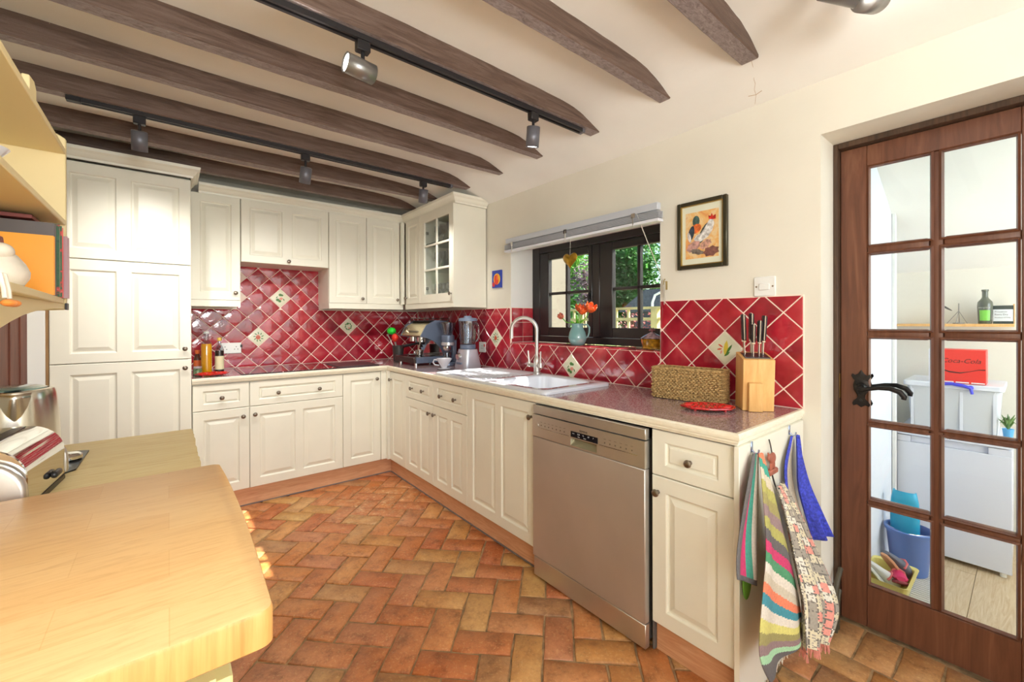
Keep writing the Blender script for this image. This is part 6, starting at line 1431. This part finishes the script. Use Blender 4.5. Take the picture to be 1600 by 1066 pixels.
pr_m = [cm('p_cream', (226, 216, 186)), cm('p_grey', (168, 160, 148)), cm('p_pink', (236, 160, 146)), cm('p_white', (232, 228, 214)), cm('p_ink', (120, 114, 108))]
rnd = random.Random(11); pat = {}
def fmP(i, j):
    k = (i // 5, j // 6)
    if k not in pat: pat[k] = rnd.choice([0, 0, 1, 1, 2, 3])
    if i % 5 == 0 or j % 6 == 0: return 4 if rnd.random() < .6 else pat[k]
    if pat[k] in (0, 3) and j % 2 and i % 5 in (2, 3) and rnd.random() < .6: return 1
    return pat[k]
o, rows = cloth('cloth', [(1.655, .578, .702), (1.64, .555, .624), (1.647, .53, .477), (1.646, .505, .336), (1.640, .50, .18)], [(1.735, .578, .700), (1.824, .555, .584), (1.954, .53, .394), (2.087, .505, .151), (1.90, .50, .10)], pr_m, fmP, t, nu=60, nv=130, folds=2.4, amp=.035, ph=1)
g = MB()
for i in range(0, len(rows[-1]), 1): a = rows[-1][i]; g.tube([a, a + Vector((rnd.uniform(-.008, .008), rnd.uniform(-.004, .004), -.028))], .002, 4)
g.build('fringe', pr_m[2], t, kind='stuff')
t = thing('blue_cloth', 'deep blue waffle cloth with a grey edge on the right hook of the end panel', 'cloth', (1.9, .58, .84))
bl = mat('waffle_blue', (66, 76, 190), .95, vary=.25, vscale=110, bs=160, bstr=.8, bdist=.004)
cloth('waffle_panel', [(1.905, .588, .840), (1.855, .575, .752), (1.859, .57, .655), (1.915, .56, .535), (1.965, .55, .42)], [(1.935, .588, .836), (1.963, .575, .73), (2.014, .57, .616), (2.09, .56, .494), (2.181, .55, .373)], [bl], lambda i, j: 0, t, folds=1.6, amp=.024, ph=2)
cloth('grey_lining', [(1.870, .592, .840), (1.777, .588, .743), (1.801, .584, .62), (1.90, .578, .454), (1.95, .574, .358)], [(1.905, .592, .838), (1.875, .588, .723), (1.90, .584, .596), (1.97, .578, .44), (1.98, .574, .33)], [CL['beige'], bl], lambda i, j: 1 if i < 5 else 0, t, folds=1, amp=.012)
g = MB(); g.sphere((1.462, .586, .44), (.032, .006, .062), 16, 10); setp(g.build('green_mitt', mat('green_cloth', (110, 170, 60), .9)), 'strip of green cloth showing behind the striped tea towel', 'cloth')
# ------------------------------------------------------------------ outside the window
MB().box(2.37, 30, -14, 30, -.12, -.02).build('lawn', mat('lawn_grass', (104, 140, 62), .95, vary=.3, vscale=5), kind='structure')
MB().box(2.372, 3.17, 3.02, 3.35, -.02, 3.2).build('wall_outside', mat('render_cream', (120, 110, 98), .9, vary=.03), kind='structure')
t = thing('deck_railing', 'yellowish timber railing outside in front of the shed', 'railing', (5.5, 4.2, 0)); fw = mat('new_timber', (208, 184, 136), .7, vary=.1)
MB().box(5.46, 5.54, 2.0, 7.0, 1.47, 1.505).build('handrail', fw, t); MB().box(5.48, 5.52, 2.0, 7.0, 1.30, 1.345).build('rail', fw, t); MB().box(5.48, 5.52, 2.0, 7.0, .86, .90).build('rail', fw, t)
for k in range(22): y = 2.1 + k * .225; MB().box(5.485, 5.515, y, y + .035, .8, 1.47).build('baluster', fw, t)
for y in (2.0, 3.4, 4.8, 6.2): MB().box(5.45, 5.55, y, y + .1, -.02, 1.47).build('post', fw, t)
t = thing('garden_shed', 'dark garden shed with a slate grey gable roof behind the railing', 'shed', (8.8, 4.4, 0)); sw = mat('shed_boards', (90, 92, 110), .8, vary=.1)
MB().box(8.1, 10, 3.3, 5.7, -.02, 1.52).build('wall', sw, t)
g = MB(); g.prism([(3.1, 1.5), (3.5, 1.97), (5.25, 1.97), (5.95, 1.5)], 'x', 7.95, 10.1); g.build('roof', mat('slate', (92, 96, 112), .7, vary=.15, vscale=20), t)
MB().box(8.08, 8.1, 4.2, 4.9, .9, 1.4).build('window', mat('shed_glass', (150, 170, 190), .1), t)
t = thing('garden_chair', 'white tubular garden chair back rising above the railing', 'chair', (6.2, 3.9, 0)); wt = mat('white_tube', (230, 234, 240), .3)
g = MB(); g.tube([(6.2, 3.95, 0), (6.2, 3.95, 1.6), (6.2, 3.90, 1.72), (6.2, 3.80, 1.76), (6.2, 3.5, 1.76), (6.2, 3.42, 1.7), (6.2, 3.4, 1.55), (6.2, 3.4, 0)], .02, 8); g.build('back_frame', wt, t)
g = MB(); g.box(5.85, 6.2, 3.42, 3.93, 1.12, 1.15); g.build('seat', wt, t); g = MB(); 
for y in (3.45, 3.9): g.tube([(5.87, y, 1.13), (5.87, y, 0)], .018, 8)
g.build('front_leg', wt, t)
def leafmat(name, c):
    m, t, b = nodes(name); co = coords(t); d = [x * .6 for x in c]; u = [min(255, x * 1.2) for x in c]; col = ramp(t, noise(t, co, 2.5, 5, .7), [(.3, d), (.7, u)])
    t.links.new(col, b.inputs['Base Color']); b.inputs['Roughness'].default_value = .6
    tl = N(t, 'BsdfTranslucent'); t.links.new(col, tl.inputs[0]); mx = N(t, 'MixShader'); mx.inputs[0].default_value = .5
    o = t.nodes['Material Output']; t.links.new(b.outputs[0], mx.inputs[1]); t.links.new(tl.outputs[0], mx.inputs[2]); t.links.new(mx.outputs[0], o.inputs[0]); return m
leafs = [leafmat('leaf_bright', (140, 196, 84)), leafmat('leaf_dark', (92, 150, 74)), leafmat('leaf_purple', (146, 122, 132))]
def tree(name, label, x, y, h, r, seed, ml, n=3600, ls=.075, grp='trees beyond the shed'):
    t = thing(name, label, 'tree' if h > 2.2 else 'shrub', (x, y, -.02), grp); rnd = random.Random(seed)
    g = MB(); g.tube([(x, y, -.02), (x + .05, y, h * .4), (x, y + .1, h * .8)], [.11, .08, .04], 8); g.build('trunk', mat('bark', (96, 78, 62), .9) if 'bark' not in bpy.data.materials else bpy.data.materials['bark'], t)
    g = MB(); cl = [(x + rnd.uniform(-.6, .6) * r, y + rnd.uniform(-.6, .6) * r, h * rnd.uniform(.25, .85), r * rnd.uniform(.45, .68)) for _ in range(30)]
    for k in range(n):
        cx, cy, cz, rr = rnd.choice(cl); a, b = rnd.uniform(0, 6.283), math.asin(rnd.uniform(-1, 1)); q = rr * rnd.uniform(.75, 1.05)
        p = Vector((cx + q * math.cos(a) * math.cos(b), cy + q * math.sin(a) * math.cos(b), max(.05, cz + q * math.sin(b)))); u = Vector((rnd.uniform(-1, 1), rnd.uniform(-1, 1), rnd.uniform(-1, 1))).normalized(); v = u.orthogonal().normalized(); s = ls * rnd.uniform(.6, 1.3)
        g.add([p - u * s, p + v * s * .5, p + u * s, p - v * s * .5], [(0, 1, 2, 3)])
    g.build('foliage', ml, t, recalc=False, kind='stuff')
for k, (x, y, h, r, ml, lb) in enumerate(((11.4, 3.1, 4.2, 1.0, 0, 'bright leafy tree farthest right behind the shed'), (11.6, 5.7, 4.5, 1.0, 0, 'bright green leafy tree right behind the shed roof, in the right window panes'), (11.4, 8.3, 4.6, 1.0, 1, 'dark green leafy tree behind the left part of the railing'), (11.4, 10.9, 4.6, 1.0, 0, 'bright green tree seen in the left window sash'), (11.4, 14.1, 4.6, 1.0, 1, 'dark tree farthest left behind the house wall'),
    (14.2, 4.5, 5.0, 1.02, 1, 'back row dark tree between the two rightmost crowns'), (14.2, 7.4, 5.2, 1.02, 0, 'back row bright tree above the shed roof'), (14.2, 10.3, 5.2, 1.02, 1, 'back row dark tree seen between the nearer crowns in the left sash'), (14.2, 13.2, 5.2, 1.02, 0, 'back row bright tree at the far left of the garden'))):
    tree('leafy_tree', lb, x, y, h, r * 1.12, k + 1, leafs[ml], 7000, .10)
tree('copper_tree', 'small purplish leaved tree in front of the green trees', 8.9, 7.7, 3.4, .5, 33, leafs[2], 1800, .06)
tree('round_shrub', 'low dark green shrub beside the railing, left of the shed', 6.9, 7.0, 1.9, .8, 6, leafs[1], 2500, .05, 'shrubs near the shed')
tree('flowering_shrub', 'coral flowering shrub in front of the shed roof', 7.2, 4.95, 1.62, .35, 7, mat('coral_blossom', (226, 120, 110), .6, vary=.3, vscale=6), 900, .035, 'shrubs near the shed')
